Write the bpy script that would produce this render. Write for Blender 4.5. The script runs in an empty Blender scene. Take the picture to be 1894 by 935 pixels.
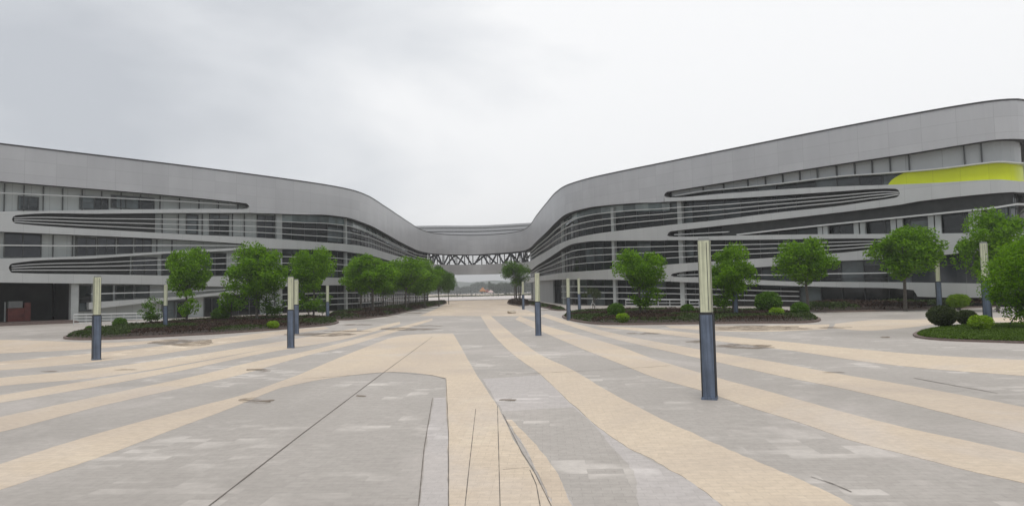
import bpy, bmesh, math, random
import numpy as np
from mathutils import Matrix, Vector, noise

S = bpy.context.scene
COL = S.collection
PI = math.pi
# ------------------------------------------------------------------ camera
F, W0, H0, CAMH = 1234.0, 1894.0, 935.0, 2.5
PITCH, ROLL = math.atan(70.5 / F), math.atan(0.022)
ROT = Matrix.Rotation(PI / 2 + PITCH, 3, 'X') @ Matrix.Rotation(-ROLL, 3, 'Z')
cam_d = bpy.data.cameras.new('camera')
cam = bpy.data.objects.new('camera', cam_d)
COL.objects.link(cam)
cam.matrix_world = Matrix.Translation((0, 0, CAMH)) @ ROT.to_4x4()
cam_d.sensor_width = 36
cam_d.lens = F / W0 * 36
cam_d.clip_start = 0.1
cam_d.clip_end = 9000
S.camera = cam


def ray(px, py):
    return ROT @ Vector(((px - W0 / 2) / F, -(py - H0 / 2) / F, -1))


def at(px, py, z=0.0):
    d = ray(px, py)
    t = (z - CAMH) / d.z
    return Vector((d.x * t, d.y * t, z))


def z_at(px, py, dist):
    d = ray(px, py)
    return CAMH + d.z / math.hypot(d.x, d.y) * dist


# ------------------------------------------------------------------ materials
def newmat(name):
    m = bpy.data.materials.new(name)
    m.use_nodes = True
    nt = m.node_tree
    b = nt.nodes['Principled BSDF']
    return m, nt, b


def nd(nt, typ, **kw):
    n = nt.nodes.new(typ)
    for k, v in kw.items():
        if k in n.inputs:
            n.inputs[k].default_value = v
        else:
            setattr(n, k, v)
    return n


def ramp(nt, fac, stops):
    r = nt.nodes.new('ShaderNodeValToRGB')
    e = r.color_ramp.elements
    while len(e) < len(stops):
        e.new(0.5)
    for q, (p, c) in zip(e, stops):
        q.position = p
        q.color = (*c, 1) if len(c) == 3 else c
    nt.links.new(fac, r.inputs[0])
    return r


def mixc(nt, a, b, fac, mode='MIX'):
    m = nt.nodes.new('ShaderNodeMix')
    m.data_type = 'RGBA'
    m.blend_type = mode
    for sock, v in ((m.inputs['Factor'], fac), (m.inputs['A'], a), (m.inputs['B'], b)):
        if hasattr(v, 'links') or hasattr(v, 'is_linked'):
            nt.links.new(v, sock)
        elif isinstance(v, (int, float)):
            sock.default_value = v
        else:
            sock.default_value = (*v, 1)
    return m.outputs['Result']


def simple(name, col, rough=0.6, metal=0.0, spec=0.5, var=0.12, scale=3.0, bump=0.0):
    m, nt, b = newmat(name)
    tc = nd(nt, 'ShaderNodeTexCoord')
    n = nd(nt, 'ShaderNodeTexNoise', Scale=scale, Detail=5.0, Roughness=0.6)
    nt.links.new(tc.outputs['Object'], n.inputs['Vector'])
    lo = tuple(c * (1 - var) for c in col)
    hi = tuple(min(1, c * (1 + var)) for c in col)
    r = ramp(nt, n.outputs['Fac'], [(0.3, lo), (0.7, hi)])
    nt.links.new(r.outputs[0], b.inputs['Base Color'])
    b.inputs['Roughness'].default_value = rough
    b.inputs['Metallic'].default_value = metal
    b.inputs['Specular IOR Level'].default_value = spec
    if bump:
        bp = nd(nt, 'ShaderNodeBump', Strength=bump, Distance=0.05)
        nt.links.new(n.outputs['Fac'], bp.inputs['Height'])
        nt.links.new(bp.outputs[0], b.inputs['Normal'])
    return m


def cladding(name, col, pw=3.0, ph=1.5, rough=0.4, seam=0.78, metal=0.4):
    """silver aluminium panels, seams on metre UVs, faint weather streaks"""
    m, nt, b = newmat(name)
    uv = nd(nt, 'ShaderNodeUVMap')
    br = nd(nt, 'ShaderNodeTexBrick', Scale=1.0)
    br.offset = 0.0
    br.inputs['Color1'].default_value = (1, 1, 1, 1)
    br.inputs['Color2'].default_value = (.93, .93, .935, 1)
    br.inputs['Mortar'].default_value = (seam, seam, seam, 1)
    br.inputs['Mortar Size'].default_value = 0.02
    br.inputs['Brick Width'].default_value = pw
    br.inputs['Row Height'].default_value = ph
    nt.links.new(uv.outputs[0], br.inputs['Vector'])
    mp = nd(nt, 'ShaderNodeMapping')
    mp.inputs['Scale'].default_value = (0.35, 0.08, 1)
    nt.links.new(uv.outputs[0], mp.inputs[0])
    n = nd(nt, 'ShaderNodeTexNoise', Scale=1.0, Detail=6.0, Roughness=0.65)
    nt.links.new(mp.outputs[0], n.inputs['Vector'])
    r = ramp(nt, n.outputs['Fac'], [(0.3, tuple(c * .93 for c in col)), (0.7, tuple(c * 1.05 for c in col))])
    c = mixc(nt, r.outputs[0], br.outputs['Color'], 1.0, 'MULTIPLY')
    nt.links.new(c, b.inputs['Base Color'])
    b.inputs['Roughness'].default_value = rough
    b.inputs['Metallic'].default_value = metal
    return m


def glazing(name, dark=(.008, .012, .013), light=(.14, .17, .175), share=0.62, rough=0.1, pw=2.4, ph=2.2):
    """dark reflecting glass; per panel a different darkness of the room behind"""
    m, nt, b = newmat(name)
    uv = nd(nt, 'ShaderNodeUVMap')
    dv = nd(nt, 'ShaderNodeVectorMath', operation='DIVIDE')
    dv.inputs[1].default_value = (pw, ph, 1)
    nt.links.new(uv.outputs[0], dv.inputs[0])
    fl = nd(nt, 'ShaderNodeVectorMath', operation='FLOOR')
    nt.links.new(dv.outputs[0], fl.inputs[0])
    wn = nd(nt, 'ShaderNodeTexWhiteNoise')
    nt.links.new(fl.outputs[0], wn.inputs['Vector'])
    n = nd(nt, 'ShaderNodeTexNoise', Scale=0.5, Detail=4.0)
    nt.links.new(uv.outputs[0], n.inputs['Vector'])
    r = ramp(nt, wn.outputs['Value'], [(0.0, dark), (share, tuple(c * 1.8 for c in dark)), (1.0, light)])
    r2 = ramp(nt, n.outputs['Fac'], [(0.3, (.55, .55, .55)), (0.7, (1.25, 1.25, 1.25))])
    c = mixc(nt, r.outputs[0], r2.outputs[0], 1.0, 'MULTIPLY')
    nt.links.new(c, b.inputs['Base Color'])
    b.inputs['Roughness'].default_value = rough
    b.inputs['IOR'].default_value = 1.55
    bp = nd(nt, 'ShaderNodeBump', Strength=0.04, Distance=0.3)
    nt.links.new(n.outputs['Fac'], bp.inputs['Height'])
    nt.links.new(bp.outputs[0], b.inputs['Normal'])
    return m


def paving(name, c1, c2, blotch, tw=0.6, th=0.3, rot=0.05, pale=0.9):
    """small stone pavers in world metres: tone per stone, joints, dust and damp patches"""
    m, nt, b = newmat(name)
    tc = nd(nt, 'ShaderNodeTexCoord')
    mp = nd(nt, 'ShaderNodeMapping')
    mp.inputs['Rotation'].default_value = (0, 0, rot)
    nt.links.new(tc.outputs['Object'], mp.inputs[0])
    br = nd(nt, 'ShaderNodeTexBrick', Scale=1.0)
    br.inputs['Color1'].default_value = (*c1, 1)
    br.inputs['Color2'].default_value = (*c2, 1)
    br.inputs['Mortar'].default_value = (*[c * .85 for c in c1], 1)
    br.inputs['Mortar Size'].default_value = 0.005
    br.inputs['Mortar Smooth'].default_value = 0.3
    br.inputs['Brick Width'].default_value = tw
    br.inputs['Row Height'].default_value = th
    nt.links.new(mp.outputs[0], br.inputs['Vector'])
    # groups of paler, dustier stones
    dv = nd(nt, 'ShaderNodeVectorMath', operation='DIVIDE')
    dv.inputs[1].default_value = (tw * 2, th * 2, 1)
    nt.links.new(mp.outputs[0], dv.inputs[0])
    fl = nd(nt, 'ShaderNodeVectorMath', operation='FLOOR')
    nt.links.new(dv.outputs[0], fl.inputs[0])
    wn = nd(nt, 'ShaderNodeTexWhiteNoise')
    nt.links.new(fl.outputs[0], wn.inputs['Vector'])
    n1 = nd(nt, 'ShaderNodeTexNoise', Scale=0.3, Detail=4.0, Roughness=0.6)
    nt.links.new(tc.outputs['Object'], n1.inputs['Vector'])
    n1r = ramp(nt, n1.outputs['Fac'], [(0.46, (.1, .1, .1)), (0.62, (1, 1, 1))])
    mu = nd(nt, 'ShaderNodeMath', operation='MULTIPLY')
    nt.links.new(wn.outputs['Value'], mu.inputs[0])
    nt.links.new(n1r.outputs[0], mu.inputs[1])
    pr = ramp(nt, mu.outputs[0], [(0.35, (0, 0, 0)), (0.75, (pale, pale, pale))])
    c = mixc(nt, br.outputs['Color'], tuple(min(.8, x * 1.3 + .02) for x in c2), pr.outputs[0])
    # large drifting stains
    n2 = nd(nt, 'ShaderNodeTexNoise', Scale=0.11, Detail=7.0, Roughness=0.62, Distortion=0.6)
    nt.links.new(tc.outputs['Object'], n2.inputs['Vector'])
    sr = ramp(nt, n2.outputs['Fac'], [(0.36, (.85, .85, .85)), (0.56, (0, 0, 0))])
    c = mixc(nt, c, blotch, sr.outputs[0])
    # wind-blown dust lying in broad soft drifts
    n4 = nd(nt, 'ShaderNodeTexNoise', Scale=0.16, Detail=6.0, Roughness=0.58, Distortion=1.2)
    mp4 = nd(nt, 'ShaderNodeMapping')
    mp4.inputs['Location'].default_value = (31.3, 7.7, 2.0)
    nt.links.new(tc.outputs['Object'], mp4.inputs[0])
    nt.links.new(mp4.outputs[0], n4.inputs['Vector'])
    r4 = ramp(nt, n4.outputs['Fac'], [(0.52, (0, 0, 0)), (0.68, (.42, .42, .42))])
    c = mixc(nt, c, (.56, .51, .475), r4.outputs[0])
    n3 = nd(nt, 'ShaderNodeTexNoise', Scale=7.0, Detail=6.0, Roughness=0.7)
    nt.links.new(tc.outputs['Object'], n3.inputs['Vector'])
    r3 = ramp(nt, n3.outputs['Fac'], [(0.25, (.86, .86, .86)), (0.7, (1.06, 1.06, 1.06))])
    c = mixc(nt, c, r3.outputs[0], 1.0, 'MULTIPLY')
    nt.links.new(c, b.inputs['Base Color'])
    rr = ramp(nt, n2.outputs['Fac'], [(0.35, (.5, .5, .5)), (0.6, (.85, .85, .85))])
    nt.links.new(rr.outputs[0], b.inputs['Roughness'])
    b.inputs['Specular IOR Level'].default_value = 0.3
    bp = nd(nt, 'ShaderNodeBump', Strength=0.25, Distance=0.01)
    nt.links.new(br.outputs['Fac'], bp.inputs['Height'])
    bp.invert = True
    nt.links.new(bp.outputs[0], b.inputs['Normal'])
    return m


def leafmat(name, lo, hi, trans=0.3):
    m, nt, b = newmat(name)
    g = nd(nt, 'ShaderNodeNewGeometry')
    tc = nd(nt, 'ShaderNodeTexCoord')
    n = nd(nt, 'ShaderNodeTexNoise', Scale=0.9, Detail=2.0)
    nt.links.new(tc.outputs['Object'], n.inputs['Vector'])
    ad = nd(nt, 'ShaderNodeMath', operation='MULTIPLY_ADD')
    ad.inputs[1].default_value = 0.55
    nt.links.new(g.outputs['Random Per Island'], ad.inputs[0])
    mu = nd(nt, 'ShaderNodeMath', operation='MULTIPLY')
    mu.inputs[1].default_value = 0.45
    nt.links.new(n.outputs['Fac'], mu.inputs[0])
    nt.links.new(mu.outputs[0], ad.inputs[2])
    r = ramp(nt, ad.outputs[0], [(0.1, lo), (0.85, hi)])
    nt.links.new(r.outputs[0], b.inputs['Base Color'])
    b.inputs['Roughness'].default_value = 0.6
    b.inputs['Specular IOR Level'].default_value = 0.25
    t = nd(nt, 'ShaderNodeBsdfTranslucent')
    nt.links.new(r.outputs[0], t.inputs['Color'])
    mx = nd(nt, 'ShaderNodeMixShader')
    mx.inputs[0].default_value = trans
    out = nt.nodes['Material Output']
    nt.links.new(b.outputs[0], mx.inputs[1])
    nt.links.new(t.outputs[0], mx.inputs[2])
    nt.links.new(mx.outputs[0], out.inputs['Surface'])
    return m


M = {}
M['clad'] = cladding('silver_cladding', (.50, .50, .505))
M['band'] = cladding('band_cladding', (.53, .54, .53), 2.4, 6.0, 0.45, 0.8)
M['coping'] = simple('dark_coping', (.05, .05, .052), .5, var=.1)
M['roof'] = simple('roof_sheet', (.22, .22, .22), .7)
M['glass'] = glazing('dark_glass')
M['glass_blue'] = glazing('bluish_glass', (.03, .034, .04), (.22, .24, .26), .8)
M['screen'] = simple('dark_screen', (.035, .037, .036), .55, scale=1.2, var=.3)
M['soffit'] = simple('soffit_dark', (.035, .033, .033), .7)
M['wallp'] = cladding('pale_wall_panel', (.50, .53, .515), 1.75, 9.0, .55, .62, 0.0)
M['white'] = simple('white_metal', (.55, .56, .55), .4, var=.06)
M['mullion'] = simple('mullion_metal', (.09, .095, .095), .45, .3)
M['col'] = simple('pale_column', (.42, .44, .43), .55, scale=1.0)
M['teal'] = glazing('pale_top_glass', (.10, .13, .13), (.42, .47, .46), .5)
M['pale'] = cladding('pale_upper_panel', (.46, .48, .48), 3.3, 9.0, .5, .55, 0.0)
M['yellow'] = cladding('yellow_green_panel', (.68, .77, .005), 2.4, 9.0, .4, .8, 0.0)
M['steel'] = simple('truss_steel', (.045, .045, .05), .5, .2)
M['grey'] = paving('grey_pavers', (.40, .368, .337), (.436, .403, .37), (.345, .315, .285), .25, .125)
M['beige'] = paving('beige_pavers', (.60, .50, .385), (.645, .54, .42), (.50, .415, .335), .25, .125, pale=.2)
M['dust'] = paving('pale_pavers', (.465, .43, .41), (.50, .465, .445), (.42, .385, .36), .25, .125)
M['joint'] = simple('dark_joint', (.15, .13, .11), .8)
M['blotch'] = simple('dark_brown', (.20, .155, .11), .75, scale=6, var=.35)
def broken(m, lo, hi, scale=(1.2, 3.0, 1)):
    nt = m.node_tree
    b = nt.nodes['Principled BSDF']
    tc = nd(nt, 'ShaderNodeTexCoord')
    mp = nd(nt, 'ShaderNodeMapping')
    mp.inputs['Scale'].default_value = scale
    nt.links.new(tc.outputs['Object'], mp.inputs[0])
    n = nd(nt, 'ShaderNodeTexNoise', Scale=1.0, Detail=7.0, Roughness=.65)
    nt.links.new(mp.outputs[0], n.inputs['Vector'])
    r_ = ramp(nt, n.outputs['Fac'], [(lo, (0, 0, 0)), (hi, (.85, .85, .85))])
    nt.links.new(r_.outputs[0], b.inputs['Alpha'])


broken(M['blotch'], .42, .6)
M['kerb'] = simple('kerb_stone', (.16, .12, .105), .8, scale=8, var=.25)
M['soil'] = simple('soil', (.05, .036, .028), .95, scale=6, var=.4, bump=.5)
M['lamp_body'] = simple('lamp_steel', (.125, .16, .225), .42, .2, var=.2, scale=2.5)
M['lamp_shade'] = simple('lamp_acrylic', (.60, .62, .45), .35, var=.1, scale=4)


def streaks(m, amt, sc=(9, 9, .35)):
    nt = m.node_tree
    b = nt.nodes['Principled BSDF']
    src = b.inputs['Base Color'].links[0].from_socket
    tc = nd(nt, 'ShaderNodeTexCoord')
    mp = nd(nt, 'ShaderNodeMapping')
    mp.inputs['Scale'].default_value = sc
    nt.links.new(tc.outputs['Object'], mp.inputs[0])
    n = nd(nt, 'ShaderNodeTexNoise', Scale=2.0, Detail=4.0, Roughness=.6)
    nt.links.new(mp.outputs[0], n.inputs['Vector'])
    r_ = ramp(nt, n.outputs['Fac'], [(.35, (1 - amt,) * 3), (.6, (1.08,) * 3)])
    nt.links.new(mixc(nt, src, r_.outputs[0], 1.0, 'MULTIPLY'), b.inputs['Base Color'])


streaks(M['lamp_body'], .4)
streaks(M['lamp_shade'], .3)
M['lamp_edge'] = simple('lamp_edge', (.025, .027, .03), .5)
M['bark'] = simple('bark', (.11, .095, .08), .9, scale=9, var=.4, bump=.4)
M['leaf'] = leafmat('leaf_green', (.042, .125, .001), (.225, .43, .003), .5)
M['leaf_d'] = leafmat('leaf_dark', (.03, .085, .003), (.12, .25, .01))
M['leaf_y'] = leafmat('leaf_lime', (.14, .26, .006), (.30, .46, .015))
M['leaf_o'] = leafmat('leaf_olive', (.028, .05, .012), (.07, .095, .026))
M['cover'] = leafmat('cover_maroon', (.02, .012, .008), (.08, .046, .03), .2)
M['cover_g'] = leafmat('cover_green', (.02, .04, .007), (.065, .10, .018), .25)
M['grass'] = leafmat('grass_blade', (.045, .085, .006), (.11, .19, .016), .3)
M['far_leaf'] = leafmat('far_foliage', (.03, .05, .03), (.08, .11, .06), .15)
M['skin'] = simple('skin', (.45, .28, .2), .6)
M['red'] = simple('red_panel', (.17, .035, .025), .5, var=.3, scale=1.5)
M['grey_panel'] = simple('grey_panel', (.25, .26, .26), .5)
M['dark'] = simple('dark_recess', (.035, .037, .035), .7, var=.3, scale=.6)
M['avenue'] = paving('avenue_pavers', (.56, .465, .36), (.61, .51, .40), (.47, .38, .30), .25, .125)
M['far_pave'] = paving('far_pavers', (.56, .51, .48), (.62, .57, .54), (.5, .45, .42), .6, .3)
M['stone'] = simple('pale_stone', (.5, .44, .36), .9, scale=5, bump=.4)
M['rib'] = cladding('ribbed_wall', (.37, .385, .38), .45, 9, .5, .7, .1)
M['orange'] = simple('orange_cloth', (.42, .2, .1), .8)
M['pink'] = simple('pink_cloth', (.55, .42, .4), .8)
M['hill'] = simple('hill_green', (.05, .075, .045), .95, scale=.03, var=.4)


# ------------------------------------------------------------------ mesh builder
class MB:
    def __init__(s):
        s.v, s.f, s.m, s.uv = [], [], [], []

    def quad(s, pts, mi=0, uvs=None):
        i = len(s.v)
        s.v += [tuple(p) for p in pts]
        s.f.append(tuple(range(i, i + len(pts))))
        s.m.append(mi)
        s.uv += list(uvs) if uvs else [(p[0], p[1]) for p in pts]

    def hexa(s, b, t, mi=0):
        """b, t: four lower and four upper corners, same winding (ccw from above)"""
        s.quad(b[::-1], mi)
        s.quad(t, mi)
        for k in range(4):
            j = (k + 1) % 4
            q = (b[k], b[j], t[j], t[k])
            l = (Vector(b[j]) - Vector(b[k])).length
            s.quad(q, mi, [(0, q[0][2]), (l, q[1][2]), (l, q[2][2]), (0, q[3][2])])

    def box(s, c, size, rz=0.0, mi=0):
        cx, cy, cz = c
        a, b_, h = size[0] / 2, size[1] / 2, size[2] / 2
        ca, sa = math.cos(rz), math.sin(rz)
        P = [(cx + x * ca - y * sa, cy + x * sa + y * ca) for x, y in ((-a, -b_), (a, -b_), (a, b_), (-a, b_))]
        s.hexa([(x, y, cz - h) for x, y in P], [(x, y, cz + h) for x, y in P], mi)

    def tube(s, pts, rads, n=8, mi=0):
        pts = [Vector(p) for p in pts]
        rings = []
        for i, p in enumerate(pts):
            d = (pts[min(i + 1, len(pts) - 1)] - pts[max(i - 1, 0)]).normalized()
            u = d.cross(Vector((0.3, 1, 0.1))).normalized()
            w = d.cross(u)
            r = rads[i] if hasattr(rads, '__len__') else rads
            rings.append([len(s.v) + k for k in range(n)])
            for k in range(n):
                a = 2 * PI * k / n
                s.v.append(tuple(p + (u * math.cos(a) + w * math.sin(a)) * r))
        for a, b in zip(rings, rings[1:]):
            for k in range(n):
                j = (k + 1) % n
                s.f.append((a[k], a[j], b[j], b[k]))
                s.m.append(mi)
                s.uv += [(0, 0)] * 4
        for rg, rev in ((rings[0], True), (rings[-1], False)):
            s.f.append(tuple(rg[::-1] if rev else rg))
            s.m.append(mi)
            s.uv += [(0, 0)] * n

    def build(s, name, mats, parent=None, smooth=False):
        me = bpy.data.meshes.new(name)
        me.from_pydata(s.v, [], s.f)
        if not isinstance(mats, (list, tuple)):
            mats = [mats]
        for m in mats:
            me.materials.append(m)
        me.polygons.foreach_set('material_index', s.m)
        uvl = me.uv_layers.new(name='UVMap')
        uvl.data.foreach_set('uv', [c for q in s.uv for c in q])
        if smooth:
            me.polygons.foreach_set('use_smooth', [True] * len(s.f))
        me.update()
        o = bpy.data.objects.new(name, me)
        COL.objects.link(o)
        if parent:
            o.parent = parent
            o.matrix_parent_inverse = Matrix.Translation(parent.location).inverted()
        return o


def tag(o, label=None, cat=None, group=None, kind=None):
    for k, v in (('label', label), ('category', cat), ('group', group), ('kind', kind)):
        if v:
            o[k] = v
    return o


def empty(name, loc=(0, 0, 0), label=None, cat=None, group=None):
    o = bpy.data.objects.new(name, None)
    o.location = loc
    o.empty_display_size = .3
    COL.objects.link(o)
    return tag(o, label, cat, group)


def copy_tree(o, parent=None):
    c = o.copy()
    COL.objects.link(c)
    if parent:
        c.parent = parent
    for ch in list(o.children):
        copy_tree(ch, c)
    return c


# ------------------------------------------------------------------ plan curve of the building front
def catmull(pts, step=0.5):
    out = []
    P = [Vector(p) for p in pts]
    P = [2 * P[0] - P[1]] + P + [2 * P[-1] - P[-2]]
    for i in range(1, len(P) - 2):
        p0, p1, p2, p3 = P[i - 1:i + 3]
        n = max(2, int((p2 - p1).length / step))
        t0 = 0
        t1 = t0 + (p1 - p0).length ** .5
        t2 = t1 + (p2 - p1).length ** .5
        t3 = t2 + (p3 - p2).length ** .5
        for k in range(n):
            t = t1 + (t2 - t1) * k / n
            A1 = (t1 - t) / (t1 - t0) * p0 + (t - t0) / (t1 - t0) * p1
            A2 = (t2 - t) / (t2 - t1) * p1 + (t - t1) / (t2 - t1) * p2
            A3 = (t3 - t) / (t3 - t2) * p2 + (t - t2) / (t3 - t2) * p3
            B1 = (t2 - t) / (t2 - t0) * A1 + (t - t0) / (t2 - t0) * A2
            B2 = (t3 - t) / (t3 - t1) * A2 + (t - t1) / (t3 - t1) * A3
            out.append((t2 - t) / (t2 - t1) * B1 + (t - t1) / (t2 - t1) * B2)
    out.append(P[-2])
    return out


class Plan:
    def __init__(s, pts):
        d = catmull([Vector((x, y)) for x, y in pts])
        s.xy = np.array([(p.x, p.y) for p in d])
        seg = np.hypot(*np.diff(s.xy, axis=0).T)
        s.s = np.concatenate([[0], np.cumsum(seg)])
        t = np.gradient(s.xy, axis=0)
        t /= np.hypot(t[:, 0], t[:, 1])[:, None]
        s.n = np.stack([t[:, 1], -t[:, 0]], 1)      # towards the plaza
        s.L = s.s[-1]

    def p(s, ss, d=0.0):
        ss = min(max(ss, 0), s.L)
        x = np.interp(ss, s.s, s.xy[:, 0])
        y = np.interp(ss, s.s, s.xy[:, 1])
        nx = np.interp(ss, s.s, s.n[:, 0])
        ny = np.interp(ss, s.s, s.n[:, 1])
        return (x - nx * d, y - ny * d)

    def ang(s, ss):
        nx = np.interp(ss, s.s, s.n[:, 0])
        ny = np.interp(ss, s.s, s.n[:, 1])
        return math.atan2(nx, -ny)                   # rotation of a box whose front is -y

    def hit(s, px, py, d=0.0):
        r = ray(px, py)
        a = math.atan2(r.x, r.y)
        q = s.xy - s.n * d
        az = np.arctan2(q[:, 0], q[:, 1])
        idx = np.nonzero((az[:-1] <= a) & (az[1:] > a))[0]
        i = idx[0] if len(idx) else (0 if a < az[0] else len(az) - 2)
        f = (a - az[i]) / (az[i + 1] - az[i])
        f = min(max(f, 0), 1)
        ss = s.s[i] + f * (s.s[i + 1] - s.s[i])
        xy = q[i] + f * (q[i + 1] - q[i])
        return ss, CAMH + r.z / math.hypot(r.x, r.y) * math.hypot(*xy)


PL = Plan([(-86, 37.5), (-59.4, 66.3), (-51.7, 74.8), (-41.2, 86.4), (-32.5, 97.3), (-28.4, 103.3), (-26, 108.6), (-24.9, 115),
           (-24.7, 128.8), (-24.7, 145), (-24.7, 162), (-24.4, 180), (-22.6, 190), (-18.6, 196.6), (-10.4, 200.6), (-2.2, 197.2),
           (2.4, 190), (4.3, 180), (5.9, 149.4), (7, 130), (8, 115.5), (9.3, 108.2), (12.2, 102), (15.6, 97.2), (20.6, 91), (28, 82),
           (35.6, 72.9), (40.2, 67.9), (44.1, 64.2), (46.3, 62.7), (48.2, 62.4), (50.2, 63.5), (52.2, 66), (58, 75), (75, 100)])
ZR = 19.5


class Prof:
    """height of an edge along the front, from points traced on it (monotone cubic between them)"""
    def __init__(s, pts, d=0.0):
        h = [PL.hit(x, y, d) for x, y in pts]
        h.sort(key=lambda q: q[0])
        S_, Z_ = [h[0][0]], [h[0][1]]
        for a, b in h[1:]:
            if a > S_[-1] + 1e-3:
                S_.append(a)
                Z_.append(b)
        s.S, s.Z = np.array(S_), np.array(Z_)
        dx, dz = np.diff(s.S), np.diff(s.Z)
        m = dz / dx
        t = np.zeros(len(S_))
        t[0], t[-1] = m[0], m[-1]
        for i in range(1, len(S_) - 1):
            if m[i - 1] * m[i] > 0:
                w1, w2 = 2 * dx[i] + dx[i - 1], dx[i] + 2 * dx[i - 1]
                t[i] = (w1 + w2) / (w1 / m[i - 1] + w2 / m[i])
        s.t = t

    def __call__(s, x):
        if x <= s.S[0]:
            return float(s.Z[0])
        if x >= s.S[-1]:
            return float(s.Z[-1])
        i = int(np.searchsorted(s.S, x) - 1)
        h = s.S[i + 1] - s.S[i]
        u = (x - s.S[i]) / h
        return float((2 * u ** 3 - 3 * u ** 2 + 1) * s.Z[i] + (u ** 3 - 2 * u ** 2 + u) * h * s.t[i]
                     + (-2 * u ** 3 + 3 * u ** 2) * s.Z[i + 1] + (u ** 3 - u ** 2) * h * s.t[i + 1])


def K(z):
    f = lambda x: z
    f.S = np.array([])
    return f


def sx(px, py=480, d=0.0):
    return PL.hit(px, py, d)[0]


def grid(s0, s1, *profs, step=1.0):
    g = list(np.arange(s0, s1, step)) + [s1]
    for p in profs:
        g += [q for q in getattr(p, 'S', []) if s0 < q < s1]
    g = sorted(g)
    out = [g[0]]
    for q in g[1:]:
        if q - out[-1] > 0.02:
            out.append(q)
    return out


def ribbon(mb, top, bot, s0, s1, d=0.0, th=1.0, mi=0, step=1.0, minh=0.02, under=None):
    """solid band that follows the plan curve between two edges"""
    g = grid(s0, s1, top, bot, step=step)
    R = []
    for q in g:
        zt, zb = top(q), bot(q)
        if zt - zb < minh:
            m = (zt + zb) / 2
            zt, zb = m + minh / 2, m - minh / 2
        x, y = PL.p(q, d)
        X, Y = PL.p(q, d + th)
        R.append((q, (x, y, zb), (x, y, zt), (X, Y, zt), (X, Y, zb)))
    for a, b in zip(R, R[1:]):
        u, w = a[0], b[0]
        mb.quad((a[1], b[1], b[2], a[2]), mi, [(u, a[1][2]), (w, b[1][2]), (w, b[2][2]), (u, a[2][2])])
        mb.quad((a[2], b[2], b[3], a[3]), mi, [(u, 0), (w, 0), (w, th), (u, th)])
        mb.quad((a[3], b[3], b[4], a[4]), mi, [(u, a[2][2]), (w, b[2][2]), (w, b[1][2]), (u, a[1][2])])
        mb.quad((a[4], b[4], b[1], a[1]), mi if under is None else under, [(u, 0), (w, 0), (w, th), (u, th)])
    a, b = R[0], R[-1]
    mb.quad((a[1], a[2], a[3], a[4]), mi)
    mb.quad((b[4], b[3], b[2], b[1]), mi)
    return mb


def post(mb, ss, d, w, dep, z0, z1, mi=0):
    x, y = PL.p(ss, d + dep / 2)
    mb.box((x, y, (z0 + z1) / 2), (w, dep, z1 - z0), PL.ang(ss), mi)


# ---- edges traced along the front (photo points brought onto the curved front)
S_L, S_R = sx(797), sx(972)
SA, SB = 0.0, PL.L
F_bot = Prof([(-150, 316), (0, 335), (257, 356), (440, 374), (455, 376), (459, 378.5), (461, 381.5), (461.6, 393.3), (500, 394.5), (560, 396.5), (608, 397.5),
              (636, 401), (669, 410.5), (705, 427), (746, 450), (775, 463.5), (797, 468), (864, 470.5), (931, 467), (972, 462), (980, 458),
              (1001, 438), (1028, 411), (1045, 397), (1063, 390), (1087, 384), (1121, 379.5), (1179, 375), (1227.8, 373), (1228.4, 361),
              (1230, 357.5), (1234, 354.5), (1329, 339), (1470, 316), (1660, 287), (1784, 267), (1845, 258), (1885, 257)])
A_L_top = Prof([(-150, 393), (0, 391), (184, 388), (400, 386), (455, 386), (459.5, 384.5), (461, 382)])
A_L_bot = Prof([(-150, 406), (22, 405.5), (24, 401), (29, 398), (184, 395), (460, 393.5)])
B2_L_top = Prof([(-150, 406), (22, 405.5), (24, 410), (29, 413), (202, 425), (360, 434), (457, 438), (600, 448), (665, 454), (718, 468),
                 (766, 482), (797, 487)])
B2_L_bot = Prof([(-150, 421), (0, 428), (184, 436), (440, 450), (452, 451.5), (455, 454), (455.8, 459), (500, 459.5), (563, 461), (620, 463),
                 (653, 467), (697, 475), (740, 488), (770, 498), (797, 505)])
B_L_top = Prof([(-150, 482), (0, 478), (138, 474), (303, 465), (440, 457.5), (452, 456.5), (455, 454.5)])
B_L_bot = Prof([(-150, 495), (16, 495), (18, 490), (22, 487), (184, 477), (303, 469), (437, 462), (455.5, 459)])
B3_L_top = Prof([(-150, 495), (16, 495), (18, 500), (22, 504), (184, 507), (294, 509), (457, 511), (612, 513), (700, 517), (770, 523), (797, 526)])
B3_L_bot = Prof([(-150, 519), (0, 522), (294, 526), (377, 529), (445, 530.5), (454, 532), (455.6, 541), (500, 531), (560, 528), (612, 527),
                 (700, 529), (770, 533), (797, 535)])
C_L_top = Prof([(165, 559), (303, 550), (400, 541), (455, 533)])
C_L_bot = Prof([(165, 572), (276, 559), (368, 549), (455, 542)])

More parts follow.
